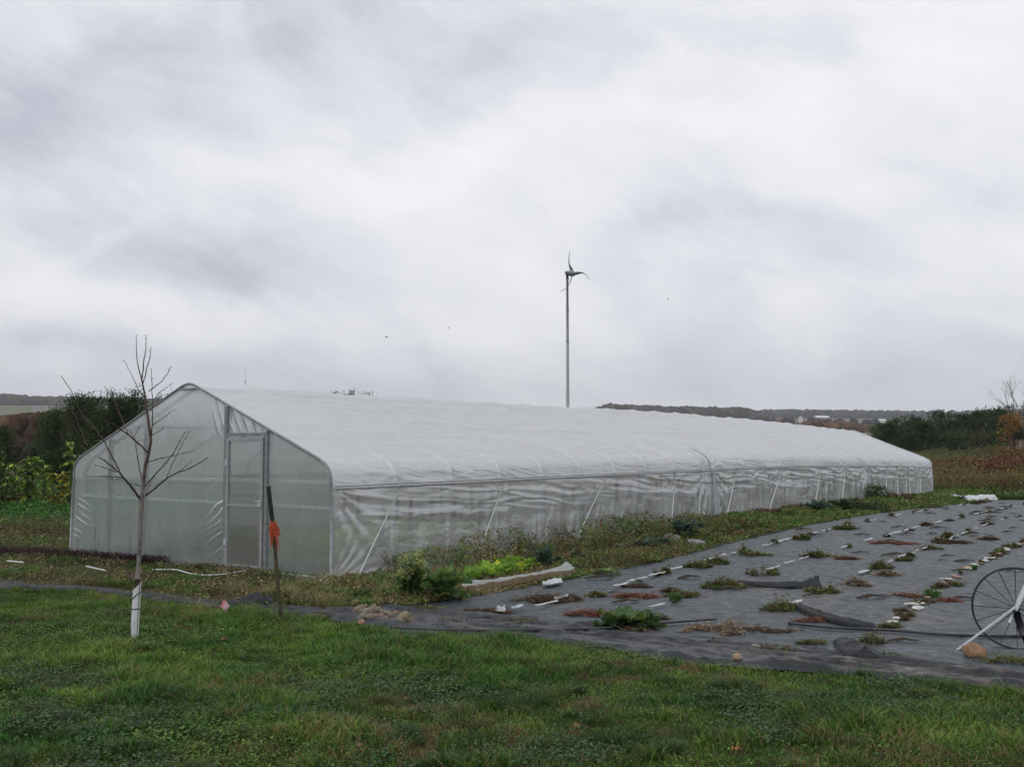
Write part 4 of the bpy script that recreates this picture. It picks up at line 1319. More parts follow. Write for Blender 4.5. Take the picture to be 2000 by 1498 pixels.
# ------------------------------------------------------------------ spoked wheel of a push cultivator
def wheel_hoe():
    al = math.atan(985 / F)
    c = P(1985, 1196, 8.02)
    e = Vector((math.cos(al), -math.sin(al), 0)); f = Vector((math.sin(al), math.cos(al), 0)); up = Vector((0, 0, 1))
    Rw = .318
    g = Vector((c.x, c.y, z1(c.x, c.y)))
    c.z = max(c.z, g.z + Rw + .025)
    root = empty('wheel_hoe', g)
    tag(root, 'push cultivator with a large thin spoked wheel, resting on the black fabric', 'wheel hoe')
    black = mat_simple('black_paint', (.018, .018, .022), rough=.4, var=.2)
    o = c - g
    mb = MB(); ring = [o + (e * math.cos(q) + up * math.sin(q)) * Rw for q in np.linspace(0, 2 * math.pi, 65)]
    mb.tube(ring, .0085, 8, caps=False)
    wh = mb.build('wheel', black, root, smooth=True)
    mb = MB(); mb.tube([o - f * .05, o + f * .05], .026, 12); mb.build('hub', black, wh, smooth=True)
    for k in range(16):
        q = R(180 - 22.5 * k)
        d = e * math.cos(q) + up * math.sin(q)
        mb = MB(); mb.tube([o + d * .02 + f * (.035 if k % 2 else -.035), o + d * (Rw - .004)], .0034, 5); mb.build('spoke', black, wh, smooth=True)
    lo = G(1866, 1274)
    mb = MB(); a = lo - g + Vector((0, 0, .012)); b2 = P(1984, 1184, c.y - .10) - g
    mb.bar(a, b2, .012, .046, up=f); mb.build('drag_bar', M_STEEL, root)
    mb = MB(); mb.tube([o - f * .07, o + f * .07], .011, 8); mb.build('axle', M_STEELD, root, smooth=True)
    mb = MB(); p0 = P(1983, 1192, c.y - .07) - g; p1 = P(2010, 1135, c.y - .02) - g; p2 = P(2260, 820, c.y + .35) - g
    mb.tube([p0, p1, p2], .016, 9); mb.build('handle', M_STEEL, root, smooth=True)
    mb = MB(); mb.tube([p0 + f * .16, p1 + f * .16, p2 + f * .3], .016, 9); mb.build('handle', M_STEEL, root, smooth=True)
    mb = MB(); mb.tube([P(1985, 1196, c.y - .06) - g, P(1998, 1238, c.y - .05) - g], [.03, .03], 8); mb.tube([P(1998, 1238, c.y - .05) - g, P(2010, 1272, c.y - .04) - g], [.02, .012], 8)
    mb.build('tool_shank', black, root, smooth=True)
    mb = MB(); mb.tube([P(1978, 1198, c.y - .09) - g, P(1971, 1216, c.y - .10) - g], [.007, .011], 8); mb.build('bolt', M_WHITE, root, smooth=True)


wheel_hoe()


# ------------------------------------------------------------------ hoses, pipes, boards
def hose(name, pts, r, mat, label, cat, dz=.03):
    pp = [G(*p) for p in pts]
    out = []
    for a, b in zip(pp[:-1], pp[1:]):
        for j in range(6): out.append(a.lerp(b, j / 6))
    out.append(pp[-1])
    # soften corners
    for _ in range(6): out = [out[0]] + [(out[i - 1] + out[i] * 2 + out[i + 1]) / 4 for i in range(1, len(out) - 1)] + [out[-1]]
    for q in out: q.z = z1(q.x, q.y) + dz
    mb = MB(); mb.tube(out, r, 7)
    o = mb.build(name, mat, smooth=True, loc=out[0]); tag(o, label, cat); return o


M_BLK = mat_simple('black_hose', (.022, .024, .028), rough=.45, var=.2)
hose('irrigation_hose', [(760, 1236), (850, 1241), (970, 1243), (1170, 1239), (1240, 1233), (1310, 1226), (1400, 1220)], .011, M_BLK, 'thin black irrigation hose lying across the left part of the front sheet', 'hose', .052)
hose('irrigation_hose', [(1540, 1226), (1620, 1236), (1740, 1240), (1800, 1246), (1870, 1251), (2000, 1253), (2150, 1248), (2400, 1240)], .013, M_BLK, 'thicker black hose running from the dry weeds past under the spoked wheel', 'hose', .045)
hose('white_tube', [(295, 1125), (345, 1124), (365, 1132), (395, 1137), (435, 1135), (478, 1127)], .0085, M_WHITE, 'curved white tube lying on the weeds before the greenhouse end', 'tube', .085)
hose('white_tube', [(168, 1117), (185, 1121), (206, 1126)], .010, M_WHITE, 'short straight white tube left of the fruit tree', 'tube', .08)
hose('white_tube', [(14, 1109), (45, 1112)], .012, M_WHITE, 'short white tube at the far left edge on the dark bed', 'tube', .10)
hose('drip_tube', [(1470, 1148), (1500, 1152), (1545, 1153)], .008, M_BLK, 'short black tube beside the lifted flap of fabric', 'hose', .05)
a = G(606, 1158); b = G(640, 1136)
mb = MB(); mb.bar(a + Vector((0, 0, .04)), b + Vector((0, 0, .09)), .028, .02); o = mb.build('white_batten', M_WHITE, loc=a); tag(o, 'white batten lying at the near corner of the greenhouse', 'batten')

a = G(903, 1163); b = G(1122, 1127)
mb = MB(); ax = a + Vector((0, 0, .07)); bx = b + Vector((0, 0, .07)); mb.bar(ax, bx, .03, .07, (.24, .18, .12)); o = mb.build('plank', M_WOOD, loc=a)
tag(o, 'long wooden plank beside the bright green lettuces', 'plank')
t = np.linspace(0, 1, 50); w = np.linspace(0, 1, 12); T, W_ = np.meshgrid(t, w, indexing='ij')
dv = (b - a); nv = Vector((-dv.y, dv.x, 0)).normalized()
X = a.x + dv.x * T + nv.x * (W_ * (.07 + .13 * np.exp(-T / .15) + .10 * np.exp(-(1 - T) / .15)) - .02); Y = a.y + dv.y * T + nv.y * (W_ * (.07 + .13 * np.exp(-T / .15) + .10 * np.exp(-(1 - T) / .15)) - .02)
Zh = .112 + .02 * np.sin(W_ * 3.0) + .07 * W_ * (np.exp(-T / .10) + np.exp(-(1 - T) / .12)) + .05 * (fbm(T * 9, W_ * 3, 3, 3) - .5)
mb = MB(); mb.grid(np.stack([X, Y, zg(X, Y) + Zh], -1)); o = mb.build('plastic_sheet', M_FLAP, smooth=True, loc=a)
tag(o, 'torn clear plastic sheet draped over the wooden plank by the lettuces', 'plastic sheet')
for (px, py, L, Wd, r, lb) in ((1078, 1146, .42, .13, .05, 'torn clear plastic strip on the ground at the end of the plank'), (1010, 1196, .20, .05, .03, 'bent white plastic strip near the left end of the first seam'),
                              (1096, 1177, .28, .05, .03, 'long white plastic strip at the left end of the first seam'), (978, 1203, .10, .08, .06, 'crumpled pinkish white wrapper on the front sheet')):
    g = G(px, py); s, n = sn(g.x, g.y); scrap(s, n, L, Wd, r, label=lb)


def bag(px, py, size, label, mat, cat='plastic bag', name='plastic_bag'):
    g = G(px, py); mb = MB(); mb.blob((0, 0, size[2] * .35), [q / 2 for q in size], seed=px * .1, amp=.35, nu=22, nv=14, freq=2.5)
    o = mb.build(name, mat, smooth=True); o.location = g; tag(o, label, cat)


M_BAG = mat_simple('pale_plastic', (.20, .21, .23), rough=.4, var=.25, scale=12, bump=.6, bscale=25)
bag(1357, 1068, (.34, .3, .15), 'pale crumpled plastic bag right of the blue-green kale', M_BAG)
bag(1310, 1062, (.36, .3, .2), 'grey crumpled plastic bag left of the blue-green kale', M_BAG)
bag(1215, 1069, (.22, .16, .11), 'white crumpled plastic bag in the brown weeds by the wall', M_MULCH)
bag(30, 1117, (.30, .2, .08), 'crumpled pale plastic at the left edge of the picture', M_BAG)
# white row cover lying beyond the greenhouse
pts = [G(1822, 972), G(1850, 977), G(1880, 981), G(1905, 979), G(1935, 977)]
t = np.linspace(0, 4, 50); w = np.linspace(-1, 1, 9); T, W_ = np.meshgrid(t, w, indexing='ij')
X = np.interp(T, range(5), [p.x for p in pts]); Y = np.interp(T, range(5), [p.y for p in pts]) + W_ * .55
Z = zg(X, Y) + .04 + .17 * (1 - W_ ** 2) * (.5 + fbm(T * 2, W_ * 2, 12, 3))
mb = MB(); mb.grid(np.stack([X, Y, Z], -1), flip=True); o = mb.build('row_cover', M_MULCH, smooth=True, loc=pts[0]); tag(o, 'gathered white row cover on the grass beyond the greenhouse', 'row cover')
# ------------------------------------------------------------------ plants
def rnd_dirs(n, zlo=-.3, zhi=.9):
    a = RNG.uniform(0, 2 * np.pi, n)
    return np.stack([np.cos(a), np.sin(a), RNG.uniform(zlo, zhi, n)], 1), np.stack([-np.sin(a), np.cos(a), RNG.normal(0, .35, n)], 1)


def verge():
    """the strip of weeds along the greenhouse and round its near end"""
    reg = []
    # (count, s0, s1, n function lo, hi)
    def put(mb, s, n, hmax, lsz, cols, wts, upright=.5, stems=True, mbs=None):
        k = len(s)
        X, Y = xy(s, n)
        ci = RNG.choice(len(cols), k, p=np.array(wts) / sum(wts))
        # neighbouring plants share a colour
        cc = fbm(X * 2.3, Y * 2.3, 140, 3)
        order = np.clip(((cc - .3) / .4 * len(cols)).astype(int), 0, len(cols) - 1)
        ci = np.where(RNG.random(k) < .6, order, ci)
        c = np.array(cols)[ci] * RNG.uniform(.55, 1.35, (k, 1))
        z = RNG.random(k) ** .8 * hmax
        D, S = rnd_dirs(k, -.3, 1.1)
        mb.leaves(np.stack([X, Y, zg(X, Y) + z + .01], 1), D, S, lsz * RNG.uniform(.6, 1.5, k), lsz * .5 * RNG.uniform(.6, 1.4, k), c)
    BR, OL, GR, RD, TN = (.155, .11, .048), (.17, .20, .05), (.085, .19, .034), (.15, .060, .042), (.34, .27, .15)
    mb = MB()
    # side verge
    k = 100000
    s = -1.2 + 35 * RNG.random(k) ** 1.7
    n = RNG.random(k) * (np.interp(s, ED_S, ED_N) + .12) - .02
    hp = fbm(s * 1.6, n * 2.2, 150, 3)
    # brown seedy weeds stand taller between the fourth and tenth metre
    tall = np.interp(s, [-1.5, 0, 1.5, 3, 5, 8, 10.5, 13, 20, 35], [.07, .13, .22, .36, .38, .34, .19, .12, .17, .17]) * (.35 + 1.1 * smooth(.35, .62, hp)) * np.interp(n / np.maximum(np.interp(s, ED_S, ED_N), .5), [0, .3, .8, 1.05], [.8, 1, .65, .2]) * np.where((s > .1) & (s < 3.3) & (n > .95), .3, 1.0)
    lsz = np.interp(s, [0, 12, 35], [.042, .065, .11])
    s_lo = s < 2.8
    put(mb, s[s_lo], n[s_lo], tall[s_lo], lsz[s_lo], [TN, BR, OL, GR], [3, 2, 3, 3])
    m1 = (s >= 2.8) & (s < 10.5); put(mb, s[m1], n[m1], tall[m1], lsz[m1], [BR, OL, GR, BR, RD, GR, OL], [3, 3, 2, 2, 1, 2, 2])
    m2 = (s >= 10.5); put(mb, s[m2], n[m2], tall[m2], lsz[m2], [OL, GR, GR, BR, OL], [2, 3, 2, 1, 2])
    # reddish low plants hugging the wall
    k = 9000; s = RNG.uniform(12.6, 22, k); n = RNG.uniform(.02, .55, k)
    put(mb, s, n, .22 * fbm(s * 2, n * 2, 160, 3) + .05, .045, [RD, (.08, .035, .025), BR], [3, 2, 1])
    # dry thin grass in bundles near the corner and fine seed stalks
    k = 20000
    s = -1.6 + 7 * RNG.random(k) ** 1.5; n = RNG.uniform(-.1, 1, k) * np.interp(s, ED_S, ED_N)
    hp = fbm(s * 2, n * 2, 170, 3)
    keep = RNG.random(k) < smooth(.4, .65, hp) + .05; s, n = s[keep], n[keep]; k = len(s)
    X, Y = xy(s, n); ln = RNG.normal(0, .7, (k, 3)); ln[:, 2] = 0
    tn = (RNG.random(k) < .6)[:, None]
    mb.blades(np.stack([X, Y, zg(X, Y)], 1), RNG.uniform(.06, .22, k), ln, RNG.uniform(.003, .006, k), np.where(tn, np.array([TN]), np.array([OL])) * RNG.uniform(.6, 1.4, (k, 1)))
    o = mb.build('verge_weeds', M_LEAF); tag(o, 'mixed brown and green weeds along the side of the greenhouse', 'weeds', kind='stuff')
    # in front of the near end
    mb = MB(); k = 56000
    n = RNG.uniform(-8.5, 2.3, k); front = np.interp(n, UP_N, UP_S)
    cov = fbm(n * .9, n * 0 + 3, 333, 3); front = np.where(cov > .5, front - .62 * (cov > .5), front) if False else front
    s = front - .75 * (RNG.random(k) < .42) * smooth(.42, .52, cov) * (n < 1.6) * RNG.random(k) + RNG.random(k) * np.maximum(.05, np.where(n < -6, 2.6, -.08) - front)
    X, Y = xy(s, n); pc = fbm(X * 1.6, Y * 1.6, 180, 4)
    keep = RNG.random(k) < .15 + smooth(.4, .6, pc); X, Y, s, n, pc = X[keep], Y[keep], s[keep], n[keep], pc[keep]; k = len(X)
    cols = np.array([GR, OL, BR, TN, (.075, .10, .03)])
    ci = np.clip(((fbm(X * 1.9, Y * 1.9, 190, 3) - .3) / .42 * 5).astype(int) + RNG.integers(-1, 2, k), 0, 4)
    D, S = rnd_dirs(k, -.2, 1)
    mb.leaves(np.stack([X, Y, zg(X, Y) + .015 + RNG.random(k) * (.03 + .07 * pc)], 1), D, S, RNG.uniform(.02, .055, k), RNG.uniform(.012, .026, k), cols[ci] * RNG.uniform(.5, 1.3, (k, 1)))
    ln = RNG.normal(0, .6, (k, 3)); ln[:, 2] = 0
    mb.blades(np.stack([X, Y, zg(X, Y)], 1), RNG.uniform(.02, .08, k), ln, .004, cols[ci] * RNG.uniform(.6, 1.4, (k, 1)))
    o = mb.build('low_weeds', M_LEAF); tag(o, 'low trampled weeds and dry grass before the door end of the greenhouse', 'weeds', kind='stuff')
    # dark red bed at the left corner
    mb = MB(); k = 16000
    n = RNG.uniform(-9.5, -3.3, k); s = np.interp(n, [-9.5, -7, -5.9, -3.3], [-.9, -.75, -.35, -.14]) + RNG.normal(0, 1, k) * np.interp(n, [-9.5, -5.9, -3.3], [.28, .16, .06])
    X, Y = xy(s, n); D, S = rnd_dirs(k, -.1, 1)
    mb.leaves(np.stack([X, Y, zg(X, Y) + RNG.random(k) * .13], 1), D, S, RNG.uniform(.02, .05, k), RNG.uniform(.01, .025, k), np.array([.050, .022, .024]) * RNG.uniform(.4, 1.5, (k, 1)))
    o = mb.build('red_bed', M_LEAF); tag(o, 'dark reddish bed of wilted plants at the left corner of the greenhouse', 'ground cover', kind='stuff')
    # left garden
    mb = MB(); k = 60000
    n = -6.4 - 22 * RNG.random(k); s = .2 + 26 * RNG.random(k) ** 1.3
    X, Y = xy(s, n)
    px = 1000 + F * X / Y
    keep = (px > -350) & (Y > 13.2) & (px < 260); X, Y = X[keep], Y[keep]; k = len(X)
    pc = fbm(X * .55, Y * .55, 200, 4)
    gf = smooth(20, 24, Y)                        # further back a lush green bed
    t = np.clip(gf * .9 + (pc - .5) * 1.5, 0, 1)[:, None]
    cg = np.array([.065, .20, .032]); co = np.array([.15, .15, .045]); cr = np.array([.10, .075, .032])
    c = co * (1 - t) + cg * t
    c = np.where((pc < .42)[:, None] & (Y < 24)[:, None], cr, c) * RNG.uniform(.45, 1.4, (k, 1))
    D, S = rnd_dirs(k, -.2, .9)
    H = (.04 + .22 * gf * fbm(X * .9, Y * .9, 210, 3) * 1.4 + .08 * pc) * np.where(Y > 34, 1.4, 1)
    mb.leaves(np.stack([X, Y, zg(X, Y) + RNG.random(k) * H], 1), D, S, np.interp(Y, [13, 40], [.04, .16]) * RNG.uniform(.6, 1.4, k), np.interp(Y, [13, 40], [.018, .09]) * RNG.uniform(.6, 1.4, k), c)
    ln = RNG.normal(0, .5, (k, 3)); ln[:, 2] = 0
    mb.blades(np.stack([X, Y, zg(X, Y)], 1), .03 + .06 * pc, ln, .006 + Y * .0002, c * 1.1)
    o = mb.build('garden_growth', M_LEAF); tag(o, 'rough garden growth left of the greenhouse, greener further back', 'ground cover', kind='stuff')
    # brown field weeds on the right behind the greenhouse, then the bank
    mb = MB(); k = 60000
    Y = 36.5 + 38 * RNG.random(k) ** 1.6
    px = RNG.uniform(1700, 2350, k); X = (px - 1000) / F * Y
    s, n = sn(X, Y)
    keep = ~((n < .5) & (s < GH_L + .6)) & (s > GH_L - 1); X, Y, px, s, n = X[keep], Y[keep], px[keep], s[keep], n[keep]; k = len(X)
    pc = fbm(X * .35, Y * .35, 220, 4)
    br = (smooth(38.5, 41, Y) * (1 - smooth(49, 55, Y + 6 * (pc - .5))))
    c1 = np.array([.085, .15, .032]); c2 = np.array([.175, .140, .052]); c3 = np.array([.17, .16, .06])
    c = np.where((Y < 40)[:, None], c1, c3) * (1 - br[:, None]) + c2 * br[:, None]
    yel = (fbm(X * .8, Y * .8, 230, 2) > .66)[:, None] & (br > .5)[:, None]
    c = np.where(yel, np.array([.26, .17, .03]), c)
    rd = (fbm(X * .6, Y * .6, 235, 2) > .62)[:, None] & (br > .5)[:, None]
    c = np.where(rd, np.array([.11, .045, .025]), c) * RNG.uniform(.45, 1.4, (k, 1))
    H = .12 + br * (.35 + .75 * pc) + (1 - br) * .15
    H = H * np.where(Y < 39.5, .6, 1)
    ln = RNG.normal(0, .35, (k, 3)); ln[:, 2] = 0
    mb.blades(np.stack([X, Y, zg(X, Y)], 1), H, ln, RNG.uniform(.015, .05, k), c)
    D, S = rnd_dirs(k, -.1, 1.3)
    mb.leaves(np.stack([X, Y, zg(X, Y) + RNG.random(k) * H], 1), D, S, RNG.uniform(.06, .17, k), RNG.uniform(.03, .08, k), c)
    o = mb.build('field_weeds', M_LEAF); tag(o, 'tall brown and rusty weeds on the bank beyond the far end of the greenhouse', 'weeds', kind='stuff')


verge()


def bigleaf(mb, base, az, el, L, W, col, droop=.6, wav=.12, nseg=7, seed=0):
    t = np.linspace(0, 1, nseg); w = np.linspace(-1, 1, 5)
    T, Wv = np.meshgrid(t, w, indexing='ij')
    h = np.array([math.cos(az), math.sin(az)])
    r = L * (T * math.cos(el)); z = L * (T * math.sin(el) - droop * T * T * .35)
    prof = W * np.sin(np.pi * np.clip(T, .03, 1) ** .75) * .5 + .004
    ed = wav * L * (np.abs(Wv) ** 1.5) * np.sin(T * 13 + seed + Wv * 2) + .18 * W * np.abs(Wv)
    x = base[0] + h[0] * r - h[1] * Wv * prof; y = base[1] + h[1] * r + h[0] * Wv * prof
    cc = np.asarray(col)[None, None] * (1 - .12 * np.abs(Wv) + .25 * (np.abs(Wv) < .1))[..., None] * np.ones((nseg, 5, 1))
    mb.grid(np.stack([x, y, base[2] + z + ed], -1), cc)


def rosette(px, py, Rr, nl, col, label, name='leafy_plant', cat='plant', group=None, el=(.2, 1.2), wide=.55, stem=.0, var=.3, droop=.6, extra=None, wav=.10):
    g = G(px, py)
    root = empty(name, g); tag(root, label, cat, group)
    mb = MB()
    for i in range(nl):
        f = i / nl
        az = i * 2.4 + random.uniform(-.3, .3); e = el[0] + (el[1] - el[0]) * f + random.uniform(-.1, .1)
        c = np.array(col) * random.uniform(1 - var, 1 + var)
        if random.random() < .12: c = c * np.array([1.8, 1.25, .8])
        L = Rr * random.uniform(.75, 1.15) * (1 - .35 * f)
        bigleaf(mb, (0, 0, .02 + stem * random.random()), az, e, L, L * wide * random.uniform(.8, 1.2), c, droop=droop * random.uniform(.6, 1.3), seed=i, wav=wav)
    mb.build('foliage', M_LEAF, root, smooth=True)
    mb = MB(); mb.tube([(0, 0, -.03), (.01, 0, stem * .6 + .03), (0, .01, stem + .05)], [.012, .010, .008], 6, (.14, .18, .09)); mb.build('stem', M_LEAF, root)
    if extra: extra(root, g)
    return root


def cloud(mb, c, rad, k, lsz, cols, up=(-.3, 1), shell=.4, seedy=0):
    u = RNG.normal(0, 1, (k, 3)); u /= np.linalg.norm(u, axis=1, keepdims=True)
    r = (shell + (1 - shell) * RNG.random(k)) ** .7
    p = u * r[:, None] * np.array(rad) + np.array(c)
    D, S = rnd_dirs(k, *up); D = D + u * .6
    cc = np.array(cols)[RNG.integers(0, len(cols), k)] * RNG.uniform(.5, 1.4, (k, 1))
    p[:, 2] = np.maximum(p[:, 2], .0)
    mb.leaves(p, D, S, lsz * RNG.uniform(.6, 1.4, k), lsz * .5 * RNG.uniform(.6, 1.4, k), cc)


def spindly(px, py, h, k, cols, label, lsz=.04, spread=.08, name='tall_weed', group=None, nst=4, Y=None):
    g = G(px, py) if Y is None else GY(px, Y)
    root = empty(name, g); tag(root, label, 'weed', group)
    mb = MB(); ms = MB()
    for i in range(nst):
        dx, dy = random.uniform(-spread, spread), random.uniform(-spread, spread)
        hh = h * random.uniform(.6, 1.0) if i else h
        top = Vector((dx * 1.6, dy * 1.6, hh))
        ms.tube([(dx * .3, dy * .3, -.02), (dx, dy, hh * .5), top], [.005, .004, .002], 5, (.11, .10, .05))
        q = int(k / nst)
        t = RNG.random(q) ** .7
        p = np.stack([dx * .3 + (top.x - dx * .3) * t, dy * .3 + (top.y - dy * .3) * t, hh * t], 1) + RNG.normal(0, .012, (q, 3))
        D, S = rnd_dirs(q, -.3, .8)
        mb.leaves(p, D, S, lsz * RNG.uniform(.6, 1.4, q) * (1.2 - .6 * t), lsz * .4, np.array(cols)[RNG.integers(0, len(cols), q)] * RNG.uniform(.6, 1.3, (q, 1)))
    mb.build('foliage', M_LEAF, root); ms.build('stem', M_LEAF, root)
    return root


YG = (.24, .33, .055); DG = (.055, .12, .032); BG = (.075, .135, .095); LG = (.27, .44, .055)


def flowering(px, py, h, wd, label):
    g = G(px, py); root = empty('flowering_bush', g); tag(root, label, 'plant')
    mb = MB(); ms = MB(); mf = MB()
    for i in range(26):
        a = random.uniform(0, 6.28); r = wd * random.uniform(.1, .6)
        hh = h * random.uniform(.55, 1.0) * (1.1 - r / wd * .6)
        x, y = r * math.cos(a), r * math.sin(a)
        ms.tube([(x * .2, y * .2, -.01), (x * .7, y * .7, hh * .5), (x, y, hh)], [.006, .004, .002], 5, (.10, .14, .05))
        cloud(mf, (x, y, hh), (.06, .06, .05), 46, .026, [(.42, .45, .14), (.25, .32, .08), (.50, .50, .28)], shell=.1)
        for j in range(9):
            t = random.uniform(.05, .9); bigleaf(mb, (x * t, y * t, hh * t), random.uniform(0, 6.28), random.uniform(0, .9), random.uniform(.07, .15), random.uniform(.04, .07), np.array(random.choice([DG, (.10, .19, .045), (.14, .22, .05)])) * random.uniform(.7, 1.3), seed=i + j, nseg=5)
    mb.build('foliage', M_LEAF, root, smooth=True); ms.build('stem', M_LEAF, root); mf.build('flower_heads', M_LEAF, root)


flowering(806, 1172, .56, .32, 'tall bush with pale yellow-green flower heads beside the dry grass')
rosette(866, 1174, .36, 34, (.10, .19, .055), 'broad green cabbage plant between the flowering bush and the yellow leaf', 'cabbage_plant', stem=.16, el=(.3, 1.35), wide=.6)
for i, (px, py, r) in enumerate([(922, 1146, .20), (945, 1141, .22), (968, 1135, .21), (990, 1130, .20), (1012, 1124, .18), (955, 1128, .20), (982, 1119, .20), (1030, 1118, .17), (1004, 1112, .18), (930, 1132, .18)]):
    rosette(px, py, r * 1.3, 20, LG if i % 3 else (.17, .31, .05), ['bright lettuce at the left end of the row, next to the cabbage plant', 'second bright lettuce from the left, right at the plank', 'bright lettuce third from the left in the front row', 'bright lettuce in the middle of the front row, over the brownish leaf', 'bright lettuce near the curled yellow leaf', 'bright lettuce in the back row on the left half', 'bright lettuce in the back row at the middle', 'bright lettuce at the right end, beside the dark kale', 'bright lettuce at the back right, highest in the row', 'bright lettuce at the back left, behind the leftmost one'][i], 'lettuce', 'lettuce', 'lettuces in a row behind the plank', stem=.05, el=(.4, 1.3), wide=.8)
rosette(1062, 1115, .34, 30, (.055, .10, .065), 'dark blue-green kale clump just right of the lettuces', 'kale_plant', stem=.16, el=(.2, 1.3), wide=.45)
rosette(1090, 1118, .15, 9, YG, 'small upright yellow-green plant between the kale and the plastic sheet', 'leafy_plant', stem=.05, el=(.7, 1.4), wide=.4)
rosette(1128, 1098, .20, 16, BG, 'loose bluish plant in the brown weeds above the plastic sheet', 'kale_plant', stem=.08, wide=.4)
rosette(1183, 1124, .19, 9, (.17, .24, .09), 'single pale green leafy plant on the edge of the fabric', 'cabbage_plant', stem=.01, el=(.1, .9), wide=.8)
rosette(1160, 1080, .20, 16, (.05, .09, .045), 'grey-green plant standing among rusty weeds near the wall', 'kale_plant', stem=.10, wide=.4)
rosette(1258, 1078, .30, 22, BG, 'low bluish cabbage between the white bag and the grey bag', 'cabbage_plant', stem=.06, wide=.6)
rosette(1285, 1072, .26, 20, (.045, .082, .05), 'dark cabbage dotted with white, left of the grey bag', 'cabbage_plant', stem=.06, wide=.6)
rosette(1330, 1056, .44, 34, (.060, .115, .085), 'big blue-green kale plant behind the two plastic bags', 'kale_plant', stem=.20, el=(.2, 1.3), wide=.45)
rosette(1222, 1230, .36, 22, (.065, .125, .040), 'large sprawling leafy plant growing through the front of the fabric', 'squash_plant', stem=.03, el=(.05, .8), wide=.7, droop=.5)
rosette(1255, 1228, .30, 14, (.08, .145, .05), 'right half of the sprawling leafy plants at the first fabric rows', 'squash_plant', stem=.02, el=(.05, .6), wide=.7, droop=.4)
rosette(897, 1172, .11, 5, (.48, .33, .05), 'fallen yellow leaves beside the left end of the plank', 'yellow_leaves', 'leaf', el=(.1, .5), wide=.8)
rosette(1026, 1128, .15, 5, (.45, .36, .06), 'large curled yellow leaf leaning on the plank', 'yellow_leaves', 'leaf', el=(.3, .9), wide=.6)
rosette(973, 1132, .10, 4, (.40, .28, .05), 'small brownish yellow leaf at the foot of the lettuces', 'yellow_leaves', 'leaf', el=(.1, .6), wide=.6)
rosette(1600, 1003, .50, 26, BG, 'bluish cabbage clump against the wall far along the greenhouse', 'cabbage_plant', stem=.08, wide=.5)
rosette(1650, 1000, .50, 26, (.05, .085, .04), 'dark leafy clump between the far cabbage and the tall green bush', 'cabbage_plant', stem=.10, wide=.5)
spindly(900, 1100, .42, 130, [YG, (.12, .17, .04)], 'tall slender yellow-green weed against the greenhouse side', lsz=.05, nst=3, spread=.05)
spindly(775, 1130, .36, 160, [(.06, .09, .03), (.10, .10, .04)], 'tall dark spindly weed left of the flowering bush', lsz=.035, nst=5, spread=.14)
spindly(940, 1105, .24, 160, [(.09, .07, .04), (.12, .11, .04)], 'brownish bushy weed behind the lettuces', lsz=.03, nst=6, spread=.14)
spindly(972, 1100, .26, 200, [(.13, .16, .09), (.10, .13, .07)], 'feathery grey-green weed behind the lettuces', lsz=.03, nst=8, spread=.13)
spindly(1192, 1062, .34, 160, [(.16, .08, .04), (.10, .09, .04)], 'tall rusty seedy weed near the third slanting strap', lsz=.03, nst=6, spread=.12)
spindly(1222, 1063, .30, 120, [(.14, .08, .04), (.09, .09, .04)], 'rusty seedy weed left of the white bag', lsz=.03, nst=5, spread=.14)
spindly(1095, 1082, .26, 150, [(.17, .06, .045), (.12, .07, .04)], 'reddish bushy weed right behind the dark kale', lsz=.03, nst=6, spread=.15)
spindly(540, 1140, .26, 90, [(.22, .17, .04), (.14, .13, .04)], 'yellowing weed beside the foot of the wooden stake', lsz=.03, nst=4, spread=.05)
spindly(700, 1120, .12, 80, [(.12, .13, .04), (.16, .10, .04)], 'small weed at the near corner post of the greenhouse', lsz=.03, nst=5, spread=.09)


def low_bush(px, py, rad, k, lsz, cols, label, name='low_bush', cat='plant', group=None, Y=None):
    g = G(px, py) if Y is None else GY(px, Y)
    root = empty(name, g); tag(root, label, cat, group)
    mb = MB(); cs = [(random.uniform(-.6, .6) * rad[0], random.uniform(-.6, .6) * rad[1], random.uniform(.2, .75) * rad[2]) for _ in range(8)]
    for c in cs: cloud(mb, c, [q * .5 for q in rad], k // 8, lsz, cols)
    mb.build('foliage', M_LEAF, root)
    ms = MB()
    for c in cs[:6]: ms.tube([(c[0] * .2, c[1] * .2, -.02), (c[0] * .7, c[1] * .7, c[2] * .6), c], [.012, .008, .003], 5, (.09, .07, .04))
    ms.build('stem', M_LEAF, root)


low_bush(1712, 985, (.55, .45, .55), 1400, .08, [(.05, .12, .025), (.08, .15, .03), (.04, .08, .02)], 'tall bright green bush standing before the far side wall')
low_bush(1758, 984, (.6, .5, .35), 900, .08, [(.05, .09, .025), (.10, .06, .03), (.12, .04, .03)], 'lower mixed green and red bush right of the tall green one')
low_bush(1690, 1000, (.7, .4, .22), 700, .07, [(.04, .07, .02), (.06, .05, .03)], 'low dark bush at the foot of the tall green one')
low_bush(1885, 972, (1.5, .6, .28), 1500, .1, [(.14, .24, .03), (.10, .19, .03)], 'bright green low patch behind the white row cover')
low_bush(268, 1117, (.2, .15, .13), 420, .03, [(.04, .09, .02), (.06, .12, .03)], 'dark green weeds right behind the fruit tree trunk')
low_bush(395, 1120, (.32, .12, .11), 520, .03, [(.10, .025, .03), (.07, .02, .025)], 'dark red leafy plants at the baseboard left of the door')
low_bush(345, 1113, (.22, .10, .08), 260, .03, [(.09, .025, .03), (.06, .03, .02)], 'small dark red plants further left along the baseboard')


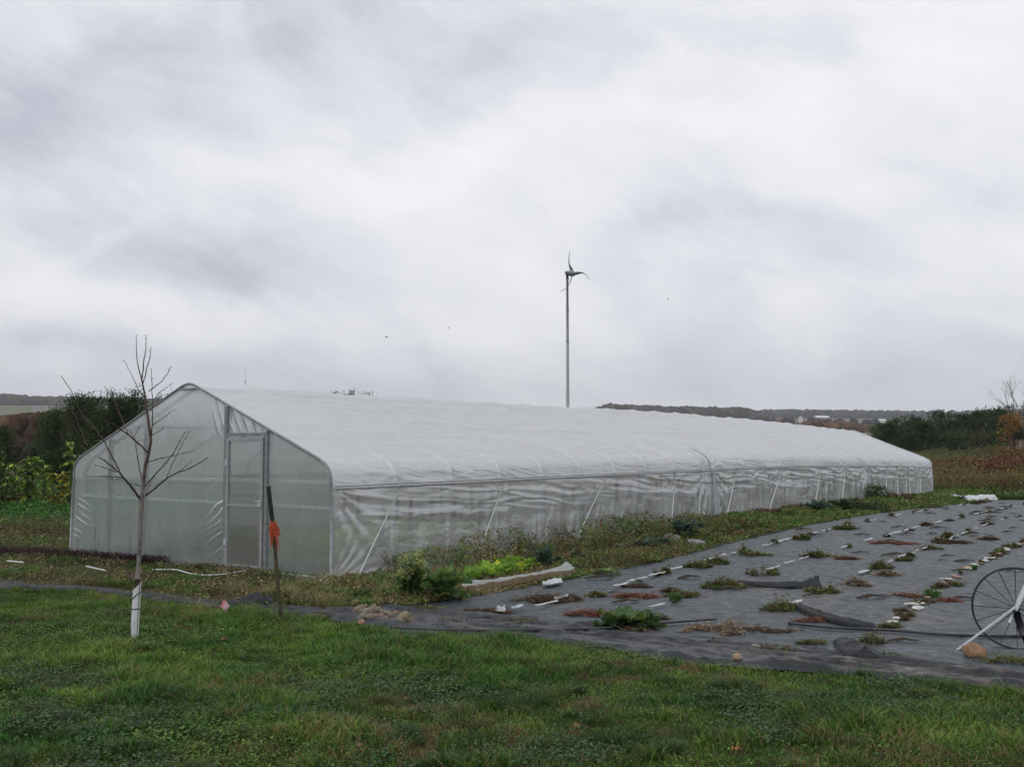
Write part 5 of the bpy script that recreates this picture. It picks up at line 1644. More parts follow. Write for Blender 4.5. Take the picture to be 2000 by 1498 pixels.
def clump(px, py, w, h, kind, label, group=None, d=None, Y=None):
    g = G(px, py)
    root_loc = Vector((g.x, g.y, g.z + .02))
    d = d or w * .55
    mb = MB(); k = int(620 * max(.5, min(1.9, w / .4)))
    fx = g.y / 11.0
    if kind == 'dry':
        cols = [(.36, .27, .16), (.22, .13, .07), (.50, .41, .27), (.15, .09, .05)]
    elif kind == 'red':
        cols = [(.26, .10, .065), (.17, .07, .045), (.30, .16, .09)]
    elif kind == 'grass':
        cols = [(.05, .13, .02), (.07, .17, .03)]
    elif kind == 'brown':
        cols = [(.13, .085, .05), (.10, .06, .035), (.17, .12, .06)]
    else:
        cols = [(.085, .145, .034), (.13, .18, .042), (.15, .12, .05), (.19, .19, .06), (.16, .10, .05)]
        h = h * .75
    k = int(k * (2.2 if kind in ('dry', 'red', 'brown') else 1.0))
    a = RNG.uniform(0, 2 * np.pi, k); r = np.sqrt(RNG.random(k))
    s_, n_ = r * np.cos(a) * w * .5, r * np.sin(a) * d * .5
    th = random.uniform(-.2, .2) if kind in ('dry', 'red', 'brown') else 0
    X = s_ * math.cos(th) - n_ * math.sin(th); Y_ = s_ * math.sin(th) + n_ * math.cos(th)
    hump = h * np.clip(1 - r ** 2, 0.08, 1) * (.5 + fbm(X * 9, Y_ * 9, px, 2))
    z = RNG.random(k) * hump
    kp = (fbm(X * 3.2 / max(w, .3) + px * .37, Y_ * 5 / max(w, .3), 5, 3) > .40 + .12 * r) | (r < .25)
    X, Y_, a, r, hump, z = X[kp], Y_[kp], a[kp], r[kp], hump[kp], z[kp]; k = len(X)
    st = RNG.random(k) < .12; z = np.where(st, z * 1.8 + .01, z); X = np.where(st, X * 1.25, X); Y_ = np.where(st, Y_ * 1.2, Y_)
    c = np.array(cols)[RNG.integers(0, len(cols), k)] * RNG.uniform(.5, 1.4, (k, 1))
    if kind in ('green', 'grass'):
        ln = np.stack([np.cos(a), np.sin(a), 0 * a], 1) * r[:, None] + RNG.normal(0, .3, (k, 3)) * [1, 1, 0]
        m = slice(0, k if kind == 'grass' else k // 2)
        mb.blades(np.stack([X, Y_, 0 * z], 1)[m], (hump * 1.1 + .015)[m], ln[m], .004 * fx, c[m])
    if kind != 'grass':
        D, S = rnd_dirs(k, -.3, .8 if kind == 'green' else .25)
        mb.leaves(np.stack([X, Y_, z], 1), D, S, (.042 if kind == 'green' else .055) * fx * RNG.uniform(.5, 1.4, k), (.020 if kind == 'green' else .011) * fx, c)
    o = mb.build('weed_clump' if kind in ('green', 'grass') else 'dry_weeds', M_LEAF); o.location = root_loc
    tag(o, label, 'weeds', group, 'thing')
    return o


CL = [
    (1365, 1110, .42, .09, 'green', 'round green weed clump at the left of the first seam'),
    (1455, 1086, .80, .10, 'green', 'long low green weed clump above the first seam'),
    (1398, 1103, .40, .10, 'green', 'bright green weed clump touching the end of the first seam scraps'),
    (1600, 1090, .50, .10, 'green', 'green and reddish weed clump on the second seam under its longest white scrap'),
    (1412, 1150, .55, .14, 'green', 'weed clump with bare stalks on the second seam, left of the flap'),
    (1492, 1126, .38, .12, 'green', 'yellowish weed clump on the second seam beyond the stalky one'),
    (1470, 1123, .18, .06, 'green', 'tiny green weed between the stalky clump and the yellowish clump'),
    (1345, 1168, .55, .05, 'green', 'thin line of small weeds along the near end of the second seam'),
    (1530, 1195, .48, .13, 'green', 'leafy weed clump at the near end of the third seam'),
    (1610, 1160, .46, .08, 'green', 'flat weed clump on the third seam right of the flap'),
    (1652, 1035, .45, .08, 'green', 'small weed clump on the far part of the first seam'),
    (1765, 1098, .22, .07, 'green', 'small weed clump on the third seam beyond the tan heap'),
    (1722, 1113, .30, .14, 'green', 'wispy grey weed tuft on the third seam'),
    (1838, 1061, .30, .08, 'green', 'green weed clump far along the third seam'),
    (1853, 1052, .30, .12, 'green', 'taller wispy weed next to the far clump of the third seam'),
    (1815, 1075, .45, .05, 'green', 'low green and red weeds on the third seam'),
    (1565, 1055, .28, .12, 'green', 'thin stalky weed at the start of the far first seam'),
    (1820, 1171, .24, .13, 'grass', 'bright green grass tuft on the last seam'),
    (1790, 1185, .25, .07, 'green', 'dark green weed in the last seam left of the grass tuft'),
    (1858, 1147, .32, .07, 'green', 'weeds among the stones of the last seam, right of the grass tuft'),
    (1768, 1208, .20, .06, 'green', 'small weed in the last seam among tan stones'),
    (1738, 1231, .22, .08, 'green', 'weed clump at the near end of the last seam stones'),
    (1702, 1262, .28, .10, 'green', 'weed clump behind the bunched black fold'),
    (1975, 1072, .30, .07, 'green', 'weeds at the far right in the last seam'),
    (1950, 1085, .26, .07, 'green', 'dark weed in the last seam near the right border'),
    (1735, 1290, .28, .05, 'green', 'pale small weeds right of the bunched black fold'),
    (1035, 1222, .50, .06, 'green', 'low green patch between the white strips at the front'),
    (905, 1219, .60, .04, 'green', 'flat green patch on the fabric right of the largest tan stone'),
    (1163, 1167, .30, .06, 'green', 'small green weeds at the end of the first seam near the plank'),
    (1283, 1126, .12, .05, 'green', 'tiny green sprout on the strip nearest the greenhouse'),
    (1505, 1278, .45, .06, 'green', 'weeds on the front sheet below the big dry heap'),
    (1600, 1262, .35, .04, 'green', 'thin weeds on the front sheet, left of the bunched fold'),
    (1400, 1262, .25, .04, 'green', 'small dark weeds on the front sheet near the dry heap'),
    (1975, 1302, .55, .07, 'green', 'weeds and dry litter below the spoked wheel'),
    (825, 1196, .45, .05, 'green', 'low weeds left of the crosswise sheet'),
    (1430, 1238, .75, .09, 'dry', 'largest heap of dry tan weeds at the front of the fabric'),
    (1350, 1235, .45, .05, 'dry', 'thin spread of dry straw left of the largest heap'),
    (1670, 1147, .36, .11, 'dry', 'rounded tan heap of dry weeds on the third seam'),
    (1735, 1127, .32, .07, 'dry', 'rusty dry weeds below the wispy grey tuft'),
    (1070, 1176, .80, .07, 'brown', 'flat mat of brown weeds beside the plank'),
    (1153, 1204, .50, .05, 'red', 'orange-brown dead weeds at the front between the seams'),
    (1243, 1169, .50, .035, 'red', 'red-brown streak of dead weeds near the first seam'),
    (1770, 1169, .40, .04, 'red', 'red-brown flat dead weeds left of the grass tuft'),
    (1850, 1178, .30, .03, 'red', 'red-brown dead weeds right of the grass tuft'),
    (1655, 1094, .32, .03, 'red', 'reddish dead weeds beside the second seam clump'),
    (1745, 1064, .70, .03, 'red', 'long pinkish dead stalks across the far third strip'),
    (1600, 1218, .50, .04, 'red', 'brown dead weeds by the long black crease'),
    (1500, 1236, .50, .03, 'brown', 'brown litter right of the largest dry heap'),
    (1275, 1098, .30, .02, 'brown', 'thin brown litter on the strip nearest the greenhouse'),
    (1245, 1148, .35, .025, 'brown', 'faint tan litter just beyond the first seam'),
    (1283, 1215, .25, .05, 'brown', 'dried leaves right of the sprawling plants'),
    (1220, 1238, .50, .03, 'dry', 'pale straw under the sprawling plants'),
    (700, 1150, .50, .09, 'dry', 'tan dry grass heap below the near corner of the greenhouse'),
    (770, 1150, .55, .13, 'dry', 'arching bundle of dry tan grass left of the flowering bush'),
    (640, 1208, .35, .03, 'dry', 'dry straw on the dark strip left of the stone heap'),
    (300, 1133, .80, .03, 'red', 'orange-brown dead growth behind the trunk guard'),
    (940, 1200, .6, .03, 'brown', 'brown litter on the left end of the fabric'),
    (1862, 1063, .6, .04, 'brown', 'brown stalks far along the third seam'),
    (1930, 1056, .28, .05, 'brown', 'small grey-brown tuft far on the fourth strip'),
]
for q in CL: clump(*q)
# loose broad-leaved weeds dotted through the verge: three kinds, copied
def copy_tree(o, parent=None):
    c = o.copy(); COL.objects.link(c); c.parent = parent
    for ch in o.children: copy_tree(ch, c)
    return c


protos = [spindly(880, 1095, .30, 150, [(.07, .13, .03), (.12, .17, .04)], 'leafy green weed in the verge beside the greenhouse', lsz=.07, nst=5, spread=.10, name='verge_plant', group='leafy green weeds in the verge'),
          spindly(1010, 1080, .26, 150, [(.13, .07, .03), (.17, .12, .05)], 'brown seedy weed standing in the verge beside the greenhouse', lsz=.045, nst=7, spread=.12, name='verge_plant', group='brown seedy weeds in the verge'),
          rosette(1120, 1090, .20, 14, (.09, .16, .05), 'low spreading green plant in the verge beside the greenhouse', 'verge_plant', stem=.04, wide=.5, group='low green plants in the verge', cat='weed')]
for i in range(66):
    s = -.5 + 24 * random.random() ** 1.4; n = float(np.interp(s, ED_S, ED_N)) * random.uniform(.08, .95)
    if 0.6 < s < 2.6 and n > 1.2: continue
    x, y = xy(s, n); o = copy_tree(protos[random.choice([0, 0, 1, 1, 2, 2])]); k = random.uniform(.5, 1.1) * (1 if s > 2 else .7)
    o.location = (x, y, z1(x, y)); o.scale = (k, k, k * random.uniform(.7, 1.1)); o.rotation_euler = (0, 0, random.uniform(0, 6))


# thin debris scattered over the far fabric: dark dead stalks, each lying loose
mb = MB()
for i in range(7):
    a = Vector((random.uniform(-.12, 0), random.uniform(-.02, .02), 0)); mb.tube([a, (.08 * random.random(), random.uniform(-.03, .03), .02), (random.uniform(.1, .2), random.uniform(-.04, .04), .005)], [.006, .007, .002], 4, (.075, .06, .04))
deb0 = mb.build('dead_stalk', M_LEAF)
used = False
# small weeds rooted in the seams
sp = [clump(1300, 1122, .16, .07, 'green', 'small green weed just before the first scraps of the first seam'),
      clump(1310, 1160, .22, .05, 'brown', 'small dead brown weed on the second fabric strip, near its front'),
      clump(1320, 1175, .14, .10, 'grass', 'small grass sprout on the second fabric strip, right of the sprawling plant')]
for k in range(4):
    s = [.3, .6, 1.0, .9][k]
    while s < 30:
        n = float(seam(k, s)) + random.uniform(-.06, .06); x, y = xy(s, n)
        if 1000 + F * x / y < 2120:
            kd = random.choice([0, 0, 0, 1, 1, 2]); c = sp[kd].copy(); COL.objects.link(c); sm = ['first', 'second', 'third', 'last'][k]; c['label'] = ['small green weed rooted in the %s seam of the black fabric', 'small dead brown weed lying in the %s seam of the black fabric', 'small grass sprout in the %s seam of the black fabric'][kd] % sm; c['group'] = ['small green weeds in the %s seam', 'small dead weeds in the %s seam', 'grass sprouts in the %s seam'][kd] % sm; c.location = (x, y, z1(x, y) + .03)
            q = random.uniform(.3, .85) * (1 + s * .02); c.scale = (q * 1.2, q, q * random.uniform(.6, 1.2)); c.rotation_euler = (0, 0, random.uniform(0, 6))
        s += random.uniform(.6, 2.6) if k != 3 else random.uniform(.3, .9)
for i in range(150):
    s = random.uniform(-.5, 33) if i % 3 else random.uniform(10, 34); n = random.uniform(0, 1)
    lo = float(np.interp(s, ED_S, ED_N)); n = lo + .2 + n * 7
    x, y = xy(s, n)
    if 1000 + F * x / y > 2150: continue
    o = deb0 if not used else deb0.copy()
    if used: COL.objects.link(o)
    used = True
    o.location = (x, y, z1(x, y) + .035); o.rotation_euler = (0, 0, random.uniform(-.5, .5)); k = random.uniform(.5, 1.3) * (1 + s * .02); o.scale = (k, k, k)
    far = 'far end' if s > 20 else 'middle' if s > 9 else 'near part'; st_ = int(sum(float(seam(q_, s)) < n for q_ in range(4)))
    tag(o, 'dark dead stalks lying on the %s of the %s fabric strip' % (far, ['first', 'second', 'third', 'fourth', 'fifth'][st_]), 'stalk', 'dead stalks on the %s of strip %s' % (far, ['one', 'two', 'three', 'four', 'five'][st_]))

# fallen leaves on the lawn
for px, py, L, az, col, lb in ((428, 1258, .065, .1, (.32, .16, .09), 'curled orange-brown fallen leaf on the lawn right of the fruit tree'), (788, 1306, .055, .8, (.36, .27, .15), 'pale tan fallen leaf in the middle of the lawn'),
                               (1428, 1478, .06, .3, (.40, .20, .06), 'orange fallen leaf at the bottom edge of the lawn'), (700, 1472, .05, 1.4, (.34, .2, .12), 'narrow upright tan leaf near the bottom of the lawn'),
                               (1130, 1432, .05, 2.2, (.3, .18, .1), 'small brown leaf right of centre on the lawn'), (130, 1376, .05, .2, (.3, .18, .11), 'small brown leaf on the left part of the lawn')):
    g = G(px, py); mb = MB(); bigleaf(mb, (0, 0, .035), az, .35, L, L * .55, col, droop=.9, wav=.2, seed=px)
    o = mb.build('fallen_leaf', M_LEAF, smooth=True); o.location = g; tag(o, lb, 'leaf')


# ------------------------------------------------------------------ trees and shrubs further off
def sunflower(px, Y, toppy, wd, cols, label, name='tall_plant', nst=3):
    g = GY(px, Y); top = P(px, toppy, Y).z - g.z
    root = empty(name, g); tag(root, label, 'plant')
    mb = MB(); ms = MB()
    for i in range(nst):
        dx = random.uniform(-.5, .5) * wd; dy = random.uniform(-.3, .3) * wd; h = top * (random.uniform(.8, 1) if i else 1)
        ms.tube([(dx * .6, dy, -.02), (dx, dy, h * .6), (dx * 1.1, dy, h)], [.022, .018, .010], 6, (.10, .13, .05))
        for j in range(34):
            t = random.uniform(.2, 1.0); az = random.uniform(0, 6.28)
            c = np.array(random.choice(cols)) * random.uniform(.6, 1.35)
            bigleaf(mb, (dx * (.6 + .5 * t), dy, h * t), az, random.uniform(-.2, .5), wd * random.uniform(.35, .65), wd * random.uniform(.2, .38), c, droop=1.3, seed=j, nseg=5)
    mb.build('foliage', M_LEAF, root, smooth=True); ms.build('stem', M_LEAF, root)


GY1 = [(.20, .33, .05), (.33, .40, .07), (.11, .20, .04)]
sunflower(52, 27, 893, .50, GY1, 'green drooping tall plant left of the yellow one', nst=4)
sunflower(85, 28, 905, .32, GY1, 'smaller green drooping plant just left of the yellow one', nst=2)
sunflower(117, 27, 918, .30, [(.40, .38, .05), (.46, .38, .05), (.26, .28, .05)], 'yellow drooping tall plant at the left of the greenhouse', nst=3)
sunflower(150, 25, 858, .42, GY1, 'yellow-green tall plant just behind the left corner of the greenhouse', nst=2)
sunflower(196, 25, 860, .38, GY1, 'yellow-green tall plant showing above the sloping edge of the roof', nst=3)
sunflower(4, 26, 882, .4, [(.09, .17, .04), (.13, .22, .05)], 'green tall plant at the left border of the picture', nst=4)
low_bush(28, 0, (.45, .4, .55), 900, .09, [(.09, .045, .03), (.06, .04, .025)], 'rounded brown bush between the two leftmost tall green plants', Y=28)
low_bush(148, 0, (.6, .4, .5), 900, .09, [(.08, .035, .025), (.06, .05, .025)], 'brown bush between the yellow plant and the greenhouse', Y=28.5)
low_bush(100, 0, (.9, .4, .45), 900, .09, [(.07, .04, .025), (.045, .05, .02)], 'dark brown bush behind the yellow plant', Y=30)


def tree(px, Y, toppy, wd, cols, label, k=3800, lsz=.16, name='evergreen_tree', group=None, tips=10, dep=None, shape=1.0, trunk=(.06, .045, .035), mat=None, basefrac=.0, lob=16, basez=None):
    g = GY(px, Y)
    if basez is not None: g.z = basez
    top = P(px, toppy, Y).z - g.z
    root = empty(name, g); tag(root, label, 'tree', group)
    mt = MB(); mt.tube([(0, 0, -.3), (.02 * top, 0, top * .5), (0, .02 * top, top * .92)], [.03 * top + .03, .02 * top + .02, .01 * top], 8, trunk)
    mb = MB()
    W = wd / 2; Dp = (dep or wd) / 2
    base = basefrac * top
    for i in range(lob):
        a = random.uniform(0, 6.28); t = random.uniform(0, 1)
        rr = math.sqrt(random.random()) * (1 - t * .75 * shape) * .85
        c = (W * rr * math.cos(a), Dp * rr * math.sin(a), base + (top - base) * (.12 + .72 * t))
        rad = (W * random.uniform(.28, .5), Dp * random.uniform(.28, .5), (top - base) * random.uniform(.10, .2))
        mt.tube([(0, 0, c[2] * .6), (c[0] * .5, c[1] * .5, c[2] * .85), c], [.02 * top * .5, .008 * top, .003 * top], 5, trunk)
        kk = k // lob
        sh = random.uniform(.5, 1.6)
        u = RNG.normal(0, 1, (kk, 3)); u /= np.linalg.norm(u, axis=1, keepdims=True)
        r = (.45 + .55 * RNG.random(kk)) ** .6 * (1 + .25 * RNG.normal(0, 1, kk))
        p = u * r[:, None] * np.array(rad) + np.array(c); p[:, 2] = np.maximum(p[:, 2], base * .8)
        D, S = rnd_dirs(kk, -.2, .9); D = D * .5 + u
        mb.leaves(p, D, S, lsz * RNG.uniform(.5, 1.4, kk), lsz * .32 * RNG.uniform(.6, 1.4, kk), np.array(cols)[RNG.integers(0, len(cols), kk)] * sh * RNG.uniform(.55, 1.35, (kk, 1)))
    for i in range(tips):
        a = random.uniform(0, 6.28); rr = random.random() * .75; x, y = W * rr * math.cos(a), Dp * rr * math.sin(a)
        z0 = top * (.72 + .2 * (1 - rr)); L = top * random.uniform(.06, .16)
        mt.tube([(x * .8, y * .8, z0 - L), (x, y, z0 + L)], [.004 * top, .001 * top], 4, trunk)
        kk = 26; t = RNG.random(kk)
        p = np.stack([x + 0 * t, y + 0 * t, z0 + L * t], 1) + RNG.normal(0, .022 * top, (kk, 3)) * [1, 1, .6]
        D, S = rnd_dirs(kk, .1, 1.2)
        mb.leaves(p, D, S, lsz * .8, lsz * .3, np.array(cols)[RNG.integers(0, len(cols), kk)] * RNG.uniform(.6, 1.1, (kk, 1)))
    mt.build('trunk', M_BARK, root, smooth=True)
    mb.build('crown', mat or M_NEEDLE, root)
    return root


DK = [(.032, .068, .018), (.048, .090, .024), (.022, .044, .014), (.060, .095, .026)]
for px, Y, tp, wd, lb in ((112, 40, 797, 1.9, 'leftmost of the dark evergreens behind the greenhouse, lowest of them'), (160, 38, 768, 2.1, 'dark evergreen with feathery top behind the left twigs of the fruit tree'),
                          (212, 37, 762, 2.0, 'dark evergreen in the middle of the dense clump behind the greenhouse'), (262, 38, 764, 2.0, 'dark evergreen rising behind the fruit tree top'),
                          (315, 40, 772, 1.9, 'rightmost dark evergreen, cut off by the greenhouse roof'), (185, 42, 800, 2.6, 'low dark evergreen filling the gap in the clump behind the greenhouse')):
    tree(px, Y, tp, wd, DK, lb, k=6500, lsz=.13, tips=16, shape=.35, lob=22)
tree(8, 44, 832, 1.5, DK, 'dark shrub-like evergreen at the left border', k=3000, lsz=.13, shape=.6)
tree(-45, 42, 815, 2.6, DK, 'dark evergreen just outside the left border', k=3000, lsz=.15, shape=.6)
for px, tp in ((660, 764), (690, 765), (712, 768)):
    tree(px, 60, tp, 2.2, DK, {660: 'dark tree tip peeking above the greenhouse ridge, left of three', 690: 'dark tree tip peeking above the greenhouse ridge, middle of three', 712: 'dark tree tip peeking above the greenhouse ridge, right of three'}[px], k=2200, lsz=.16, tips=14, shape=.7)
PN = [(.038, .078, .030), (.055, .10, .040), (.024, .050, .020), (.070, .105, .038)]
lbs = ['leftmost rounded pine of the row behind the far end of the greenhouse', 'second pine from the left, beside the leftmost rounded one', 'third pine from the left in the row, dark and low',
       'tall pine with a pointed top just right of the far hills', 'pine with a broad flat top right of the pointed one', 'low pine in front of the gap in the row', 'pine in the middle of the row above the grassy bank',
       'slim dark pine right of the middle of the row', 'pine with ragged top left of the yellow tree', 'tallest pine left of the yellow maple', 'pine partly hidden behind the yellow maple', 'pine at the right border behind the bare tree',
       'low pine at the foot of the tall pointed one', 'low pine filling the front of the row near the middle', 'low bushy pine in front of the ragged one']
for i, (px, tp, wd, Y) in enumerate([(1722, 828, 2.3, 74), (1752, 818, 2.4, 76), (1783, 812, 2.3, 78), (1838, 800, 2.2, 76), (1866, 806, 2.0, 74), (1808, 822, 2.2, 72), (1888, 812, 2.0, 77),
                                     (1908, 803, 1.7, 75), (1930, 796, 1.7, 76), (1952, 797, 1.9, 77), (1978, 792, 2.3, 78), (2010, 785, 2.6, 78), (1775, 840, 3.0, 71), (1860, 840, 3.2, 71), (1925, 835, 2.8, 71)]):
    tree(px, Y, tp, wd, PN, lbs[i], k=3600, lsz=.20, tips=8, shape=.45, group='pines behind the far end of the greenhouse', name='pine_tree', lob=18)
for px, tp, wd in ((2060, 780, 3), (2120, 770, 3.4), (2190, 775, 3.4)):
    tree(px, 78, tp, wd, PN, 'pine beyond the right border of the picture', k=2000, lsz=.28, tips=4, shape=.5, group='pines behind the far end of the greenhouse', name='pine_tree')
tree(1972, 62, 803, 1.7, [(.42, .22, .025), (.34, .16, .02), (.20, .12, .03)], 'yellow-orange maple with thinning leaves at the right border', k=1500, lsz=.12, tips=6, shape=.1, name='maple_tree', basefrac=.45, mat=M_LEAF, trunk=(.08, .05, .04))
tree(1905, 68, 812, 2.0, [(.05, .055, .025), (.08, .06, .03)], 'thin brownish tree between the pines and the maple', k=1100, lsz=.14, tips=8, shape=.2, name='thin_tree', mat=M_LEAF)


def bare_tree(px, Y, toppy, label, spread=1.0, depth=6, basepy=None, name='bare_tree', seed=3, leafc=None):
    rnd = random.Random(seed)
    g = GY(px, Y); H = P(px, toppy, Y).z - g.z
    root = empty(name, g); tag(root, label, 'tree')
    mb = MB(); L = MB()
    def grow(p, d, ln, r, k):
        pts = [p]; q = p
        for i in range(4):
            d = (d + Vector((rnd.uniform(-1, 1), rnd.uniform(-1, 1), rnd.uniform(-.2, .7))) * .14).normalized(); q = q + d * ln / 4; pts.append(q)
        mb.tube(pts, [r * (1 - .12 * i) for i in range(5)], 5 if k > 1 else 7, (.13, .11, .10), caps=False)
        if k >= depth:
            if leafc and rnd.random() < .5:
                cloud(L, q, (.12, .12, .12), 8, .10, leafc)
            return
        for j in range(rnd.choice([2, 3, 3])):
            a = rnd.uniform(0, 6.28); t = rnd.uniform(.3, .65) * spread
            side = d.cross(Vector((math.cos(a), math.sin(a), .3))).normalized()
            grow(pts[rnd.choice([2, 3, 4])] if j else pts[4], (d + side * t).normalized(), ln * rnd.uniform(.6, .82), r * .58, k + 1)
    grow(Vector((0, 0, -.1)), Vector((0, 0, 1)), H * .27, H * .009, 0)
    mb.build('branches', M_BARK, root, smooth=True)
    if leafc: L.build('foliage', M_LEAF, root)


for i, (px, Y, r, hh, cl) in enumerate([(1842, 46, .9, .7, 1), (1868, 50, 1.1, .8, 0), (1893, 45, .8, .7, 2), (1915, 48, 1.2, .9, 0), (1938, 44, .9, .9, 3), (1958, 47, 1.3, 1.1, 0), (1978, 44, 1.0, 1.1, 3), (1998, 46, 1.2, 1.3, 0),
                                       (1850, 58, 1.3, .6, 4), (1885, 62, 1.4, .7, 4), (1925, 60, 1.4, .9, 4), (1965, 57, 1.2, 1.1, 0), (1992, 58, 1.3, 1.5, 3), (1830, 66, 1.2, .5, 4), (1900, 54, 1.2, .8, 2), (2015, 50, 1.3, 1.2, 0)]):
    cs = [[(.20, .10, .035), (.13, .07, .03)], [(.33, .23, .04), (.24, .16, .04)], [(.15, .13, .045), (.20, .15, .05)], [(.19, .07, .035), (.12, .05, .03)], [(.15, .16, .06), (.11, .12, .045)]][cl]
    WH = ['nearest the greenhouse', 'second from the greenhouse', 'left of centre', 'in the centre', 'low, right of centre', 'below the bare shrub', 'below the maple, in front', 'at the right border', 'upper left', 'upper centre', 'upper right', 'behind, below the maple', 'behind, right border', 'highest and leftmost', 'midway up', 'just past the border'][i]
    low_bush(px, 0, (r, r, hh), 700, .14, cs, ['rusty brown shrub in the bank weeds', 'yellow-leaved shrub on the bank', 'tan shrub in the bank weeds', 'dark red shrub in the bank weeds', 'olive green shrub on the bank'][cl] + ', ' + WH,
             name='bank_shrub', cat='shrub', group='shrubs of one colour scattered on the bank: ' + ['rusty', 'yellow', 'tan', 'red', 'olive'][cl], Y=Y)
bare_tree(2004, 66, 664, 'bare leafless tree rising above the pines at the right border', seed=12, depth=5, spread=.8)
bare_tree(1912, 60, 838, 'small bare shrub-like tree on the bank left of the maple', spread=1.3, depth=4, seed=9)
bare_tree(1945, 55, 850, 'twiggy brown bush below the yellow maple', spread=1.5, depth=4, seed=21, leafc=[(.16, .08, .03), (.22, .14, .03)])
bare_tree(1985, 53, 845, 'rusty twiggy bush at the right border below the maple', spread=1.5, depth=4, seed=27, leafc=[(.18, .08, .03), (.12, .06, .03)])
bare_tree(1968, 58, 858, 'sparse bush with yellow leaves between two twiggy bushes', spread=1.4, depth=4, seed=33, leafc=[(.26, .17, .03), (.16, .09, .03)])


# ------------------------------------------------------------------ wind turbine
def turbine():
    Y = 76.0; g = GY(1109, Y)
    hub = P(1119, 535, Y); top = P(1109, 543, Y)
    root = empty('wind_turbine', g); tag(root, 'small three-bladed wind turbine on a tall grey pole behind the greenhouse', 'wind turbine')
    mt = mat_simple('turbine_grey', (.24, .26, .27), rough=.5, var=.1, scale=4)
    mtb = mat_simple('blade_grey', (.11, .13, .13), rough=.5, var=.1, scale=4)
    mb = MB(); H = top.z - g.z
    mb.tube([(0, 0, -.1), (0, 0, H * .3), (0, 0, H * .6), (0, 0, H)], [.145, .125, .11, .085], 14)
    mb.build('tower', mat_simple('pole_grey', (.42, .43, .45), rough=.5, metal=.3, var=.1, scale=3), root, smooth=True)
    mb = MB()
    for i in range(3): mb.tube([(0, 0, H - .15 - i * 2.4), (0, 0, H - .05 - i * 2.4)], .12 + .008 * i, 14)
    mb.build('tower_collar', mt, root, smooth=True)
    psi = math.acos(.66)
    e1 = Vector((0, 0, 1)); e2 = Vector((math.cos(psi), -math.sin(psi), 0)); ax = Vector((math.sin(psi), math.cos(psi), 0))
    o = hub - g
    mb = MB()
    mb.tube([o - ax * .82 + Vector((0, 0, .02)), o - ax * .7, o - ax * .35, o - ax * .08, o + ax * .10, o + ax * .20], [.07, .15, .21, .23, .19, .04], 14)
    mb.build('nacelle', mt, root, smooth=True)
    mb = MB(); mb.tube([(0, 0, H - .02), o - ax * .62 + Vector((0, 0, -.08))], [.11, .10], 12); mb.build('yaw_bearing', mtb, root, smooth=True)
    for ph in (109, -11, -131):
        q = R(ph); d = e2 * math.cos(q) + e1 * math.sin(q); sd = e2 * math.sin(q) - e1 * math.cos(q)   # sd: clockwise
        n = 16; V = []
        for i in range(n):
            t = i / (n - 1)
            c = o + d * (.12 + 1.72 * t) + sd * (-.15 * math.sin(t * math.pi * .9) + .40 * max(0, t - .45) ** 1.6 * 2.2) - ax * (-.03)
            ch = .05 + .13 * math.exp(-((t - .18) / .2) ** 2) + .07 * (1 - t)
            tw = .55 - .45 * t
            w = (sd * math.cos(tw) + ax * math.sin(tw)) * ch / 2; th = (ax * math.cos(tw) - sd * math.sin(tw)) * ch * .12
            V += [tuple(c - w), tuple(c + th), tuple(c + w), tuple(c - th)]
        f = []
        for i in range(n - 1):
            for k in range(4): f.append((i * 4 + k, i * 4 + (k + 1) % 4, (i + 1) * 4 + (k + 1) % 4, (i + 1) * 4 + k))
        f += [(0, 3, 2, 1), (4 * n - 4, 4 * n - 3, 4 * n - 2, 4 * n - 1)]
        mb = MB(); mb.add(V, f); mb.build('blade', mtb, root, smooth=True)


turbine()

# lattice mast far away
g = GY(478, 620); topz = P(478, 712, 620).z - g.z
root = empty('radio_mast', g); tag(root, 'very faint thin lattice mast on the left horizon behind the greenhouse ridge', 'mast')
mb = MB(); w = .5
for k in range(3):
    a = k * 2.094; mb.tube([(w * math.cos(a), w * math.sin(a), 0), (w * .6 * math.cos(a), w * .6 * math.sin(a), topz)], .032, 5, (.8, .8, .8))
for i in range(24):
    z0 = topz * i / 24; z1_ = topz * (i + 1) / 24
    for k in range(3):
        a, b = k * 2.094, (k + 1) * 2.094; mb.tube([(w * math.cos(a), w * math.sin(a), z0), (w * math.cos(b), w * math.sin(b), z1_)], .015, 4, (.8, .8, .8))
mb.build('lattice', M_STEEL, root)
mb = MB(); mb.tube([(0, 0, topz * .64), (0, 0, topz * .70)], .3, 8); mb.build('antenna', M_STEELD, root)

# birds
def bird(px, py, Y, label, sp=.5):
    c = P(px, py, Y)
    mb = MB()
    mb.tube([(-.13, 0, 0), (-.06, 0, .01), (.04, 0, .015), (.10, 0, .02), (.135, 0, .015)], [.008, .026, .034, .02, .004], 8, (.04, .035, .035))
    for sgn in (-1, 1):
        V = [(.05, 0, .02), (-.05, 0, .02), (.05, sgn * sp * .45, .09), (-.04, sgn * sp * .42, .09), (.0, sgn * sp, .02), (.05, 0, .03), (-.05, 0, .03), (.05, sgn * sp * .45, .10), (-.04, sgn * sp * .42, .10)]
        mb.add(V, [(0, 1, 3, 2), (5, 7, 8, 6)], (.04, .035, .035)); mb.add([V[2], V[3], V[4]], [(0, 1, 2)], (.04, .035, .035))
    mb.add([(-.12, 0, 0), (-.24, .05, 0), (-.24, -.05, 0)], [(0, 1, 2)], (.04, .035, .035))
    o = mb.build('bird', M_BARK); o.location = c; o.rotation_euler = (.2, 0, random.uniform(0, 6)); tag(o, label, 'bird')


